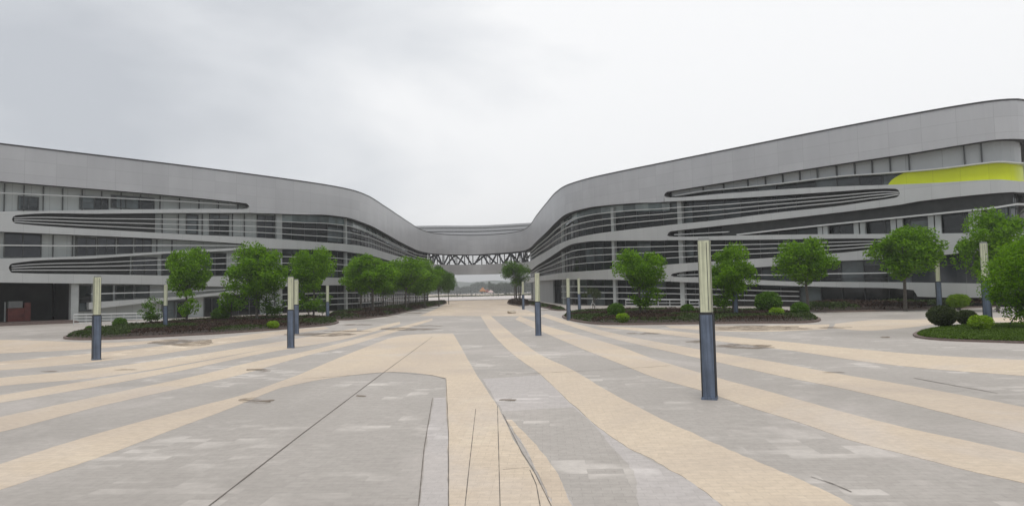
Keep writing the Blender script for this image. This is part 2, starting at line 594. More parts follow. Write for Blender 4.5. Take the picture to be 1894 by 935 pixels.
A_R_top = Prof([(1228.6, 361.5), (1230, 364), (1234, 365), (1348, 357), (1445, 350), (1541, 345), (1660, 341), (1749, 337), (1845, 332), (1885, 335)])
A_R_bot = Prof([(1228.6, 373), (1348, 367), (1445, 361), (1541, 354.5), (1640, 348.5), (1656, 349), (1662, 352), (1664, 357.5), (1700, 354), (1845, 345), (1885, 346)])
B2_R_top = Prof([(972, 485), (985, 480), (1008, 466), (1034, 451), (1045, 446), (1080, 436), (1131, 428), (1254, 414), (1316, 408), (1445, 392), (1541, 382),
                 (1604, 373), (1655, 365.5), (1662, 362), (1664, 357.5), (1700, 354), (1845, 345), (1885, 346)])
B2_R_bot = Prof([(972, 504), (990, 493), (1010, 480), (1028, 468), (1045, 457), (1063, 450), (1087, 446.5), (1131, 445), (1200, 444.5), (1234, 444), (1234.6, 434),
                 (1236.5, 430), (1241, 427.5), (1316, 419), (1445, 405), (1541, 394), (1660, 379), (1700, 372), (1829, 358), (1874, 355), (1885, 356)])
B3_R_top = Prof([(1234.2, 435), (1237, 437), (1242, 437.3), (1380, 435), (1496, 433), (1660, 432), (1813, 430), (1885, 428)])
B3_R_bot = Prof([(1234.2, 444), (1412, 443), (1541, 441), (1620, 441), (1645, 442.5), (1652, 446), (1654, 452), (1885, 452)])
B4_R_top = Prof([(972, 514), (1000, 510), (1028, 506), (1097, 500), (1145, 496), (1220, 490), (1287, 485), (1400, 478), (1556, 467), (1617, 460), (1645, 456.5),
                 (1652, 454), (1654, 452), (1885, 452)])
B4_R_bot = Prof([(972, 523), (1000, 519), (1028, 517), (1138, 517), (1200, 519), (1239.5, 520), (1241, 508.5), (1245, 505.5), (1287, 500), (1400, 494), (1559, 482),
                 (1605, 480), (1746, 471), (1790, 467), (1885, 461)])
B5_R_top = Prof([(1240, 509), (1246, 511.5), (1317, 512), (1395, 517), (1451, 520), (1560, 521), (1689, 522), (1842, 524), (1885, 524)])
B5_R_bot = Prof([(1240, 520.5), (1312, 523), (1451, 528), (1560, 531), (1689, 536), (1697, 548), (1842, 550), (1885, 550)])
LEDGE1 = Prof([(1233, 363), (1290, 353), (1348, 347), (1441, 337.5), (1541, 325), (1636, 318), (1749, 308), (1845, 296.5), (1885, 298)])
LEDGE3 = Prof([(1355, 433), (1450, 422), (1540, 412.5), (1668, 399.5), (1829, 383), (1885, 375)])

# ================================================================== the two wings and the bridge
WL = empty('exhibition_building', (-45, 84, 0), 'long silver-grey curved building behind the tree row beside the square dark entrance', 'building',
           'curved silver buildings round the plaza')
WR = empty('exhibition_building', (28, 84, 0), 'silver-grey curved building with the yellow-green panel under its rising roof edge', 'building',
           'curved silver buildings round the plaza')
BR = empty('skybridge', (-10, 202, 0), 'grey bridge with dark diagonal truss joining the two curved buildings over the avenue', 'bridge')


def rib(name, par, top, bot, s0, s1, d=0.0, th=1.0, mat='band', step=1.0, label=None):
    big = name in ('facade_band', 'roof_fascia', 'deck_fascia')
    o = ribbon(MB(), top, bot, s0, s1, d, th, 0, step, under=1 if big else None).build(name, [M[mat], M['soffit']] if big else M[mat], par)  # dark undersides: the shade line below each band put into the colour
    if label:
        o['label'] = label
    return o


zc = K(ZR)
for par, a, b in ((WL, SA, S_L), (BR, S_L, S_R), (WR, S_R, SB)):
    rib('roof_fascia', par, zc, F_bot, a, b, 0, .9, 'clad', .7)
    rib('roof_coping', par, K(ZR + .16), K(ZR), a, b, -.06, 1.1, 'coping')
sW = sx(461.4, 384)
rib('facade_band', WL, A_L_top, A_L_bot, SA, sW, 0.01, 1.1)
rib('facade_band', WL, B2_L_top, B2_L_bot, SA, S_L, 0, 1.1)
rib('facade_band', WL, B_L_top, B_L_bot, SA, sx(455.8, 458), 0.01, 1.1)
rib('facade_band', WL, B3_L_top, B3_L_bot, SA, S_L, 0, 1.1)
rib('facade_band', WL, C_L_top, C_L_bot, sx(165, 565), sx(455, 536), 0.01, 1.1)
rib('facade_band', WR, A_R_top, A_R_bot, sx(1228.6, 367), SB, 0.01, 1.1)
rib('facade_band', WR, B2_R_top, B2_R_bot, S_R, SB, 0, 1.1)
rib('facade_band', WR, B3_R_top, B3_R_bot, sx(1234.2, 440), SB, 0.01, 1.1)
rib('facade_band', WR, B4_R_top, B4_R_bot, S_R, SB, 0, 1.1)
rib('facade_band', WR, B5_R_top, B5_R_bot, sx(1240, 515), SB, 0.01, 1.1)
rib('ledge', WR, LEDGE1, lambda q: LEDGE1(q) - .12, sx(1245, 358), SB, .35, .8, 'white')
rib('ledge', WR, LEDGE3, lambda q: LEDGE3(q) - .16, sx(1360, 430), SB, .25, .5, 'white')


# ---- roofs, backs and ends of the wings
def shell(par, s0, s1, push):
    g = grid(s0, s1, step=2.0)
    A = [PL.p(q, .5) for q in g]
    B = [(x + push[0], y + push[1]) for x, y in A]
    r, w = MB(), MB()
    for i in range(len(g) - 1):
        r.quad([(*A[i], ZR - .25), (*A[i + 1], ZR - .25), (*B[i + 1], ZR - .25), (*B[i], ZR - .25)])
        w.quad([(*B[i], 0), (*B[i], ZR - .25), (*B[i + 1], ZR - .25), (*B[i + 1], 0)])
    r.build('roof', M['roof'], par)
    for i in (0, -1):
        a = PL.p(g[i], 1.8)
        w.quad([(*a, 0), (*a, ZR - .25), (*B[i], ZR - .25), (*B[i], 0)])
    w.build('rear_wall', M['clad'], par)


shell(WL, SA, S_L, (-26, 23))
shell(WR, S_R, SB, (27, 22))

# ---- recessed glazing, storey by storey
s508, s640 = sx(508, 420, 1.5), sx(640, 420, 1.5)
s133 = sx(133, 560, 1.5)


def curtain(par, s0, s1, z0, z1, mat='glass', d=1.5, bay=2.4, transom=True):
    mb = ribbon(MB(), K(z1), K(z0), s0, s1, d, .15, 0, 1.2)
    q = math.ceil(s0 / bay) * bay
    while q < s1:
        post(mb, q, d - .09, .07, .085, z0, z1, 1)
        q += bay
    if transom:
        zm = z0 + (z1 - z0) * .62
        ribbon(mb, K(zm + .03), K(zm - .03), s0, s1, d - .07, .06, 1, 1.2)
    return mb.build('curtain_wall', [M[mat], M['mullion']], par)


FLOORS = ((0.0, 4.9), (4.91, 9.5), (9.51, 14.2), (14.21, 19.2))
for z0, z1 in FLOORS:
    curtain(WL, s508, S_L + 1, z0, z1)
    curtain(WR, S_R - 1, SB, z0, z1, 'glass')
rib('wall_panel', WL, K(19.2), K(5.0), SA, s508, 1.6, .2, 'wallp')
rib('wall_panel', WL, K(4.99), K(0), s133, s508, 1.6, .2, 'wallp')


def px_rect(x0, y0, x1, y1, d):
    a, b = PL.hit(x0, (y0 + y1) / 2, d)[0], PL.hit(x1, (y0 + y1) / 2, d)[0]
    xm = (x0 + x1) / 2
    return a, b, PL.hit(xm, y1, d)[1], PL.hit(xm, y0, d)[1]


def window(par, x0, y0, x1, y1, mat='glass', n=1, d=1.6, bars=1, name='window'):
    a, b, z0, z1 = px_rect(x0, y0, x1, y1, d - .1)
    fr = MB()
    for k in range(n + 1):
        post(fr, a + (b - a) * k / n, d - .16, .1, .15, z0, z1)
    for z in (z0, z1):
        ribbon(fr, K(z + .05), K(z - .05), a - .05, b + .05, d - .17, .16)
    for k in range(1, bars + 1):
        z = z0 + (z1 - z0) * k / (bars + 1)
        ribbon(fr, K(z + .025), K(z - .025), a, b, d - .13, .1)
    f = fr.build(name, M['mullion'], par)
    ribbon(MB(), K(z1), K(z0), a, b, d - .07, .05).build('pane', M[mat], f)
    return f


for w in ((34, 364, 71, 388, 'glass', 2), (148, 364, 200, 387, 'glass', 2), (206, 364, 285, 386, 'glass', 3), (345, 397, 366, 432, 'glass', 1),
          (388, 397, 423, 434, 'glass', 2), (476, 399, 506, 440, 'glass_blue', 2), (8, 430, 76, 475, 'glass_blue', 2), (143, 440, 177, 472, 'glass_blue', 2),
          (181, 440, 213, 470, 'glass_blue', 2), (218, 440, 245, 468, 'glass_blue', 1), (250, 440, 280, 466, 'glass_blue', 2), (300, 470, 330, 508, 'glass', 1),
          (376, 468, 418, 509, 'glass', 2), (440, 466, 500, 509, 'glass', 3), (245, 476, 290, 508, 'glass_blue', 2), (146, 528, 168, 575, 'glass', 1),
          (186, 528, 208, 556, 'glass', 1), (214, 528, 246, 552, 'glass', 2), (250, 528, 276, 550, 'glass', 1), (420, 545, 480, 588, 'glass', 3),
          (300, 556, 345, 590, 'glass', 2), (110, 395, 118, 420, 'glass', 1)):
    window(WL, *w)
window(WL, 378, 550, 405, 589, 'glass', 2, bars=0, name='door')


def wall_mullion(px, py, lo, hi):
    q = sx(px, py, 1.5)
    mb = MB()
    post(mb, q, 1.42, .1, .12, lo(q), hi(q))
    mb.build('wall_mullion', M['mullion'], WL)


for px in range(8, 455, 36):
    wall_mullion(px, 365, A_L_top, F_bot)
for px in (98, 134, 140, 290, 318):
    wall_mullion(px, 455, B_L_top, B2_L_bot)
for px in (300, 330, 374, 430, 452):
    wall_mullion(px, 415, B2_L_top, lambda q: min(A_L_bot(q), F_bot(q)))

# dark louvre screens in the pointed ends of the openings
def inset(p, k):
    return lambda q: p(q) + k


def louvre_screen(par, top, bot, x0, x1, y, d=.9):
    t, b = inset(top, .05), inset(bot, -.05)
    rib('louvre_screen', par, t, b, sx(x0, y), sx(x1, y), d, .1, 'screen')


louvre_screen(WL, A_L_bot, B2_L_top, 24, 292, 405)
louvre_screen(WL, B_L_bot, B3_L_top, 18, 245, 498)
louvre_screen(WR, A_R_bot, B2_R_top, 1475, 1664, 360)
louvre_screen(WR, B3_R_bot, B4_R_top, 1530, 1654, 448)
louvre_screen(WR, B2_R_bot, LEDGE3, 1330, 1885, 410, .6)

UP_L = lambda q: min(F_bot(q), A_L_bot(q)) if q < sW else F_bot(q)
UP_L3 = lambda q: B_L_bot(q) if q < sx(455.6, 459) else B2_L_bot(q)
UP_R = lambda q: A_R_bot(q) if q > sx(1228.6, 367) else F_bot(q)
UP_R4 = lambda q: B3_R_bot(q) if q > sx(1234.3, 440) else B2_R_bot(q)
UP_R5 = lambda q: B5_R_bot(q) if q > sx(1240, 515) else B4_R_bot(q)


def rails(par, up, lo, fr, s0, s1, d=.12, h=.042):
    for f in fr:
        fn = lambda q, f=f: up(q) + (lo(q) - up(q)) * f
        rib('sun_louvre', par, inset(fn, h), inset(fn, -h), s0, s1, d, .3, 'white', 1.5)


rails(WL, UP_L, B2_L_top, (.3, .54, .78), sx(27, 405), S_L)
rails(WL, F_bot, A_L_top, (.36,), SA, sx(440, 380), .5, .06)
rails(WL, B2_L_bot, B_L_top, (.5,), SA, sx(450, 454), .2, .06)
rails(WL, UP_L3, B3_L_top, (.27, .5, .74), sx(22, 496), S_L)
rails(WL, B3_L_bot, C_L_top, (.55,), sx(170, 545), sx(440, 533), .2, .06)
rails(WL, B3_L_bot, K(0), (.3, .52, .74), sx(490, 560), S_L, .8, .06)
rails(WR, UP_R, B2_R_top, (.27, .5, .74), S_R, sx(1662, 358))
rails(WR, UP_R4, B4_R_top, (.24, .48, .73), S_R, sx(1651, 450))
rails(WR, UP_R5, K(0), (.27, .5, .73), sx(1030, 540), sx(1470, 540), .8, .06)
rails(WR, B2_R_bot, B3_R_top, (.62,), sx(1244, 432), sx(1345, 430), .3, .06)
rails(WR, B4_R_bot, B5_R_top, (.6,), sx(1250, 509), sx(1650, 505), .3, .06)

# pale strip of top glass on the curves, under the fascia
tl = lambda q: F_bot(q) - .02
rib('clerestory_glass', WL, tl, lambda q: F_bot(q) - 1.05, s508 + 1, S_L - 24, 1.2, .1, 'teal')
rib('clerestory_glass', WR, tl, lambda q: F_bot(q) - 1.1, sx(1030, 412), sx(1228, 372), 1.2, .1, 'teal')

# the pale and yellow-green panels of the top opening on the right
sy0, sy1 = sx(1637, 325), sx(1890, 320)
mbp = ribbon(MB(), inset(F_bot, .05), LEDGE1, sx(1234, 358), SB, 1.0, .1)
mbm = MB()
for px in (1292, 1330, 1375, 1408, 1440, 1472, 1505, 1541, 1575, 1608, 1642, 1678, 1784, 1818):
    q = sx(px, F_bot and 320)
    post(mbp, q, .8, .12, .19, LEDGE1(q), F_bot(q), 1)
mbp.build('upper_panel', [M['pale'], M['mullion']], WR)
rib('yellow_panel', WR, lambda q: A_R_top(q) + (LEDGE1(q) - .1 - A_R_top(q)) * min(1, max(0.02, (q - sy0) / 1.6)) ** .5, inset(A_R_top, -.05), sy0, SB, .9, .12, 'yellow', .3)
curtain(WR, sx(1665, 500), SB, 2.2, 5.3, 'glass_blue', .7, 2.4)
rib('solid_wall', WR, K(1.2), K(0), sx(1690, 540), SB, .45, .3, 'soffit')
rib('ribbed_wall', WR, B4_R_bot, K(0), sx(982, 530), sx(1017, 535), .6, .3, 'rib')
# columns
for px, w in ((1135, .55), (1260, .7), (1040, .5)):
    mb = MB()
    post(mb, sx(px, 450, .9), .75, w, .5, 0, 14.6)
    mb.build('column', M['col'], WR)
for px in (1516, 1526, 1583, 1595, 1652, 1664, 1722, 1735, 1798, 1810):
    q = sx(px, 415, .7)
    mb = MB()
    post(mb, q, .7, .5, .4, B3_R_top(q) - .1, LEDGE3(q) - .2)
    mb.build('column', M['col'], WR)
for px, py in ((517, 420), (641, 425)):
    q = sx(px, py, .9)
    mb = MB()
    post(mb, q, .95, .95 if px < 600 else .5, .4, 0, F_bot(q) + .2)
    mb.build('column', M['col'], WL)
mb = MB()
post(mb, sx(137, 560, .9), .6, .75, .9, 0, 5.2)
mb.build('column', M['col'], WL)
# deep dark entrance on the left, one step up
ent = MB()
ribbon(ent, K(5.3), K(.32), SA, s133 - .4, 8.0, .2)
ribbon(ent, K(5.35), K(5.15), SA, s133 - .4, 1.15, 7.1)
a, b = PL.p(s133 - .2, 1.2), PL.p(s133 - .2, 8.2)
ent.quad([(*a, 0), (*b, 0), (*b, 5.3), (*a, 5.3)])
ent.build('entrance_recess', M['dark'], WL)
rib('entrance_step', WL, K(.32), K(0), SA, s133, -.8, 9, 'kerb')
rib('entrance_step', WL, K(.16), K(0), SA, s133, -1.3, .49, 'kerb')

# ---- the bridge: deck, truss, roof slab, screen above the rear edge
DK_top = Prof([(795, 487), (854, 489.5), (931, 486.5), (975, 484)])
DK_bot = Prof([(795, 506), (826, 507.5), (890, 507), (936, 505), (975, 503)])
rib('deck_fascia', BR, DK_top, DK_bot, S_L, S_R, 0, .9, 'clad')
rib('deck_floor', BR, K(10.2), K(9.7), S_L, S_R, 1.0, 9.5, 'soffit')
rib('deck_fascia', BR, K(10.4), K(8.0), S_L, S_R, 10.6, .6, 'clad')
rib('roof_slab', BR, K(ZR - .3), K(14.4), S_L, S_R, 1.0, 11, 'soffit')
for d in (.7, 9.2):
    mb = MB()
    n = 17
    qs = [S_L + (S_R - S_L) * i / n for i in range(n + 1)]
    zb, zt = 10.1, 14.2
    for i in range(n):
        A, B = PL.p(qs[i], d), PL.p(qs[i + 1], d)
        mid = ((A[0] + B[0]) / 2, (A[1] + B[1]) / 2)
        mb.tube([(*A, zb), (*A, zt)], .15, 6)
        mb.tube([(*A, zb if i % 2 else zt), (*B, zt if i % 2 else zb)], .27, 6)
        if d < 5:
            mb.tube([(*A, 13.75), (*B, 13.75)], .32, 6)
            for z in (10.7, 11.3, 11.9, 12.5, 13.0):
                mb.tube([(*A, z), (*B, z)], .05, 5)
    mb.build('truss', M['steel'], BR)
SC = catmull([Vector(p) for p in ((-40, 213), (-24, 213.5), (-10.5, 216), (2, 212.5), (16, 207))], 1.0)
mb = MB()
for z0, z1, off in ((19.1, 20.6, 0), (21.0, 21.9, .05), (22.2, 23.0, .0), (23.35, 24.0, -.1)):
    for p, q in zip(SC, SC[1:]):
        mb.hexa([(p.x, p.y + off, z0), (q.x, q.y + off, z0), (q.x, q.y + .3, z0), (p.x, p.y + .3, z0)],
                [(p.x, p.y + off, z1), (q.x, q.y + off, z1), (q.x, q.y + .3, z1), (p.x, p.y + .3, z1)])
for p in SC[::3]:
    mb.box((p.x, p.y + .55, 21.5), (.15, .3, 4.8))
mb.build('roof_screen', M['clad'], BR)
mb = MB()
for p, q in zip(SC, SC[1:]):
    mb.quad([(p.x, p.y + .8, 19.1), (q.x, q.y + .8, 19.1), (q.x, q.y + .8, 23.8), (p.x, p.y + .8, 23.8)])
mb.build('screen_backing', M['grey_panel'], BR)
rib('roof_deck', BR, K(ZR - .1), K(ZR - .28), S_L, S_R, 1.0, 14.5, 'roof')

# ================================================================== ground
GR = 3000
mb = MB()
n = 48
for rr0, rr1 in ((0, 60), (60, 240), (240, 800), (800, GR)):
    for k in range(n):
        a, b = 2 * PI * k / n, 2 * PI * (k + 1) / n
        q = [(rr0 * math.cos(a), rr0 * math.sin(a), 0), (rr1 * math.cos(a), rr1 * math.sin(a), 0), (rr1 * math.cos(b), rr1 * math.sin(b), 0)]
        if rr0:
            q.append((rr0 * math.cos(b), rr0 * math.sin(b), 0))
        mb.quad(q)
tag(mb.build('ground', M['grey']), kind='structure')


def poly_interp(pts, n, key):
    xs = [p[key] for p in pts]
    out = []
    L = [0]
    for a, b in zip(pts, pts[1:]):
        L.append(L[-1] + math.hypot(a[0] - b[0], a[1] - b[1]))
    for i in range(n + 1):
        t = L[-1] * i / n
        out.append((np.interp(t, L, [p[0] for p in pts]), np.interp(t, L, [p[1] for p in pts])))
    return out


def smooth_line(pts, n):
    c = catmull([Vector(p) for p in pts], 12.0)
    return poly_interp([(p.x, p.y) for p in c], n, 0)


ZL = [0.003]


def stripe(a, b, mat='beige', n=60, name='paving_stripe', z=None):
    """paved band between two traced edges, brought onto the ground"""
    A, B = smooth_line(a, n), smooth_line(b, n)
    if z is None:
        z = ZL[0]
        ZL[0] += .00025
    rnd = random.Random(int(a[0][1]) + n)
    PA = [at(*p, z) for p in A]
    PB = [at(*p, z) for p in B]
    for P in (PA, PB):              # the cut line is never quite true
        for i in range(1, n):
            P[i] = P[i] + (PB[i] - PA[i]).normalized() * rnd.uniform(-.018, .018)
    mb = MB()
    for i in range(n):
        mb.quad([PA[i], PB[i], PB[i + 1], PA[i + 1]])
        for P in (PA, PB):
            mb.quad([P[i], P[i + 1], Vector((P[i + 1].x, P[i + 1].y, 0)), Vector((P[i].x, P[i].y, 0))])
    return tag(mb.build(name, M[mat]), kind='structure')


# left fan
stripe([(-260, 946), (0, 857), (190, 798), (380, 747), (440, 732), (512, 707), (640, 660)], [(-260, 990), (0, 905), (99, 872), (190, 842), (342, 785), (429, 753), (520, 716), (640, 686)])
stripe([(-200, 812), (0, 770), (190, 730), (380, 690), (456, 671), (570, 648), (640, 631), (732, 606), (800, 588)],
       [(-200, 842), (0, 798), (190, 749), (380, 707), (437, 694), (570, 656), (640, 640), (732, 613), (800, 592)])
stripe([(-200, 762), (0, 730), (152, 705), (304, 681), (456, 652), (531, 637), (640, 617), (740, 594)],
       [(-200, 777), (0, 744), (190, 712), (342, 683), (475, 655), (560, 640), (640, 626), (740, 599)])
stripe([(-200, 722), (0, 698), (152, 684), (304, 664), (456, 641), (570, 622), (660, 606)], [(-200, 736), (0, 713), (190, 696), (342, 672), (456, 651), (570, 631), (660, 612)])
stripe([(-200, 682), (0, 668), (133, 656), (266, 643), (380, 628), (520, 611), (600, 604)], [(-200, 697), (0, 684), (152, 671), (304, 653), (420, 635), (540, 617), (610, 607)], 'avenue')
stripe([(-200, 636), (0, 628), (90, 630), (200, 633), (330, 626)], [(-200, 666), (0, 653), (90, 649), (200, 642), (330, 629)], 'avenue')
# central patch with its stem
stripe([(520, 707), (600, 672), (680, 640), (732, 622), (800, 616), (838, 616)], [(520, 716), (600, 700), (720, 687), (780, 690), (824, 698), (886, 700)], n=30)
stripe([(838, 616), (857, 648), (873, 680), (887, 700), (921, 752), (953, 817), (981, 861), (1021, 933), (1060, 1010)],
       [(800, 616), (812, 648), (820, 680), (824, 700), (827, 752), (829, 817), (829, 861), (829, 933), (829, 1010)], n=30, z=.0078)
# right fan
stripe([(889, 584), (913, 620), (961, 664), (1001, 692), (1041, 730), (1101, 784), (1161, 826), (1200, 845), (1280, 892), (1340, 937), (1430, 1010)],
       [(903, 580), (961, 628), (1001, 656), (1061, 684), (1121, 720), (1240, 782), (1260, 790), (1340, 827), (1441, 869), (1521, 905), (1585, 937), (1700, 1000)])
stripe([(953, 590), (1001, 612), (1081, 646), (1177, 684), (1200, 694), (1296, 721), (1372, 747), (1481, 781), (1561, 809), (1681, 841), (1802, 871), (1894, 892), (2100, 940)],
       [(961, 584), (1017, 604), (1081, 621), (1161, 645), (1200, 660), (1328, 698), (1441, 728), (1561, 761), (1681, 791), (1802, 817), (1894, 837), (2100, 880)])
stripe([(1000, 584), (1033, 595), (1121, 622), (1240, 650), (1332, 670), (1441, 694), (1561, 718), (1641, 736), (1762, 766), (1894, 800), (2100, 850)],
       [(1010, 580), (1081, 602), (1160, 621), (1240, 636), (1320, 650), (1417, 666), (1561, 692), (1681, 712), (1802, 734), (1894, 752), (2100, 790)])
stripe([(1100, 603), (1200, 614), (1328, 630), (1481, 650), (1601, 668), (1721, 681), (1894, 694), (2100, 708)],
       [(1110, 602), (1200, 607), (1320, 619), (1481, 634), (1601, 646), (1721, 656), (1894, 665), (2100, 676)])
stripe([(1540, 606), (1600, 611), (1690, 604), (1760, 596), (1894, 596)], [(1545, 598), (1600, 592), (1690, 590), (1760, 588), (1894, 586)], n=20)
stripe([(1240, 606), (1340, 612), (1440, 612), (1530, 608)], [(1230, 602), (1340, 602), (1440, 601), (1535, 599)], n=20)
# paler worn walk beside the wide right stripe, and far avenue
stripe([(892, 700), (925, 752), (960, 812), (990, 865), (1022, 933), (1060, 1010)], [(1001, 693), (1041, 731), (1101, 785), (1161, 827), (1280, 893), (1430, 1010)], 'dust', 40)
stripe([(925, 760), (955, 795), (992, 830), (1030, 880), (1062, 935), (1100, 1010)], [(1060, 752), (1098, 785), (1135, 830), (1172, 872), (1180, 925), (1210, 1010)], 'grey', 40)
stripe([(936, 775), (962, 812), (992, 866), (1024, 935), (1062, 1010)], [(946, 775), (985, 815), (1025, 866), (1060, 935), (1100, 1010)], 'avenue', 30, z=.0082)
stripe([(760, 1010), (774, 935), (784, 860), (793, 790), (803, 735)], [(829, 1010), (829, 935), (829, 860), (827, 790), (824, 735)], 'dust', 20, z=.0086)
stripe([(700, 546.3), (760, 549), (818, 553), (826, 560), (806, 571), (775, 584)], [(1010, 541.8), (990, 545), (940, 552), (950, 562), (975, 573), (1005, 584)], 'avenue', 30, 'avenue', z=.002)


def line(pts, w=.03, mat='joint', name='paving_joint', wob=0.0, n=40, z=.0095):
    w *= .55
    P = [at(*p, z) for p in poly_interp(pts, n, 0)]
    rnd = random.Random(len(pts) * 7 + int(pts[0][0]))
    mb = MB()
    L = []
    for i, p in enumerate(P):
        d = (P[min(i + 1, n)] - P[max(i - 1, 0)]).normalized()
        nn = Vector((-d.y, d.x, 0))
        p = p + nn * rnd.uniform(-wob, wob)
        k = w / 2 * rnd.uniform(.6, 1.3)
        L.append((p + nn * k, p - nn * k))
    for a, b in zip(L, L[1:]):
        mb.quad([a[0], a[1], b[1], b[0]])
    return tag(mb.build(name, M[mat]), kind='structure')


line([(300, 1000), (385, 935), (560, 800), (700, 695), (800, 622)], .035)
line([(829, 1010), (829.5, 935), (829.5, 800), (825, 700)], .028)
line([(770, 1000), (774, 935), (784, 830), (800, 735)], .022)
line([(926, 1010), (925, 935), (922, 820), (920, 750)], .022)
line([(855, 1000), (860, 935), (868, 860), (880, 755)], .02)
line([(1045, 1000), (1020, 935), (985, 865), (965, 835), (930, 765)], .022)
line([(1000, 940), (992, 895), (980, 868)], .028, n=12)
line([(560, 700), (640, 694), (720, 687), (800, 693), (823, 699)], .05)
line([(935, 691), (1000, 689), (1060, 686), (1200, 678), (1240, 675)], .05)
line([(930, 867), (978, 863)], .02, n=8)
line([(1690, 698), (1760, 711), (1845, 726)], .06)
line([(1500, 880), (1540, 893), (1575, 908)], .03, n=14)


def blotch(cx, cy, w, h, seed, mat='blotch'):
    """thin dark brown patch, irregular outline, lying on the pavers"""
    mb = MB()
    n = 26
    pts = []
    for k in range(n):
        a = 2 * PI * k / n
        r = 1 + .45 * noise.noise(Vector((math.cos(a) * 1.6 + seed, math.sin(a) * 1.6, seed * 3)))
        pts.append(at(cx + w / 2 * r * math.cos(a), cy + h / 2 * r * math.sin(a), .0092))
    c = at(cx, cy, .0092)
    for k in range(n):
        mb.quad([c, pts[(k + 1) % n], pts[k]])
    return tag(mb.build('dark_patch', M[mat]), kind='structure')


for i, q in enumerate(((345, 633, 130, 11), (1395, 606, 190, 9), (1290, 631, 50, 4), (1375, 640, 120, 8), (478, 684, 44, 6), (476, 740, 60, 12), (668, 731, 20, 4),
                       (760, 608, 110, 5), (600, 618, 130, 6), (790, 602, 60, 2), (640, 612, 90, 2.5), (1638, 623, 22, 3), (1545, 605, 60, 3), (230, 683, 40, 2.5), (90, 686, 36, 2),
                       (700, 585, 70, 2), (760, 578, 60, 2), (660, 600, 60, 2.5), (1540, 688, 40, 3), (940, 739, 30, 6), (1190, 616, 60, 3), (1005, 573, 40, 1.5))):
    blotch(*q, i * 1.37)

# ================================================================== planting beds
def tess(poly):
    from mathutils.geometry import tessellate_polygon
    return tessellate_polygon([[Vector((p.x, p.y, 0)) for p in poly]])


def inside(poly, x, y):
    c = False
    j = len(poly) - 1
    for i in range(len(poly)):
        a, b = poly[i], poly[j]
        if (a.y > y) != (b.y > y) and x < (b.x - a.x) * (y - a.y) / (b.y - a.y) + a.x:
            c = not c
        j = i
    return c


def edge_dist(poly, x, y):
    best = 1e9
    p = Vector((x, y))
    for i in range(len(poly)):
        a, b = poly[i - 1].to_2d(), poly[i].to_2d()
        ab = b - a
        t = max(0, min(1, (p - a).dot(ab) / max(ab.length_squared, 1e-6)))
        best = min(best, (p - a - ab * t).length)
    return best


def leafquad(mb, c, size, rnd, mi=0, up=0.0):
    n = Vector((rnd.gauss(0, 1), rnd.gauss(0, 1), rnd.gauss(0, 1) + up)).normalized()
    u = n.orthogonal().normalized()
    u.rotate(Matrix.Rotation(rnd.uniform(0, 6.28), 3, n))
    w = n.cross(u)
    L, B = size * rnd.uniform(.7, 1.3), size * rnd.uniform(.35, .6)
    mb.quad([c - u * L * .5, c + w * B * .5 - u * L * .1, c + u * L * .5, c - w * B * .5 - u * L * .1], mi)


def bed(name, px, h, count, mats, seed, kerb_label, size=.22, kerb_h=.14, cover=('planting', None)):
    poly = []
    c = [Vector(p) for p in px]
    line_ = poly_interp([(p.x, p.y) for p in c + [c[0]]], len(px) * 5, 0)[:-1]
    poly = [at(*p, 0) for p in line_]
    # smooth
    for _ in range(3):
        poly = [(poly[i - 1] + 2 * poly[i] + poly[(i + 1) % len(poly)]) / 4 for i in range(len(poly))]
    ctr = sum(poly, Vector()) / len(poly)
    rnd = random.Random(seed)
    kb, so = MB(), MB()
    N = len(poly)
    inn = []
    area = sum(poly[i - 1].x * poly[i].y - poly[i].x * poly[i - 1].y for i in range(N)) / 2
    sg = 1 if area > 0 else -1
    for i in range(N):
        t = (poly[(i + 1) % N] - poly[i - 1]).normalized()
        inn.append(poly[i] + Vector((-t.y, t.x, 0)) * sg * .18)
    for i in range(N):
        j = (i + 1) % N
        a, b, A, B = poly[i], poly[j], inn[i], inn[j]
        z = Vector((0, 0, kerb_h))
        kb.quad([a, b, b + z, a + z])
        kb.quad([a + z, b + z, B + z, A + z])
        kb.quad([A + z, B + z, B + Vector((0, 0, .02)), A + Vector((0, 0, .02))])
    tag(kb.build('kerb', M['kerb']), kind='structure')
    for t in tess(inn):
        so.quad([(inn[k].x, inn[k].y, .09) for k in t])
    tag(so.build('soil', M['soil']), kind='structure')
    xs, ys = [p.x for p in inn], [p.y for p in inn]
    mb = MB()
    k = 0
    while k < count:
        x, y = rnd.uniform(min(xs), max(xs)), rnd.uniform(min(ys), max(ys))
        if not inside(inn, x, y):
            continue
        e = min(1, edge_dist(inn, x, y) / .45)
        lump = .85 + .28 * noise.noise(Vector((x * .55, y * .55, seed)))
        z = .1 + (h * lump) * (e ** .5) * rnd.uniform(.25, 1) ** .5
        g = noise.noise(Vector((x * .16, y * .16, seed + 4)))
        leafquad(mb, Vector((x, y, z)), size, rnd, 1 if g > .0 else 0, .6)
        k += 1
    return tag(mb.build(name, [M[m] for m in mats]), kind='stuff'), inn


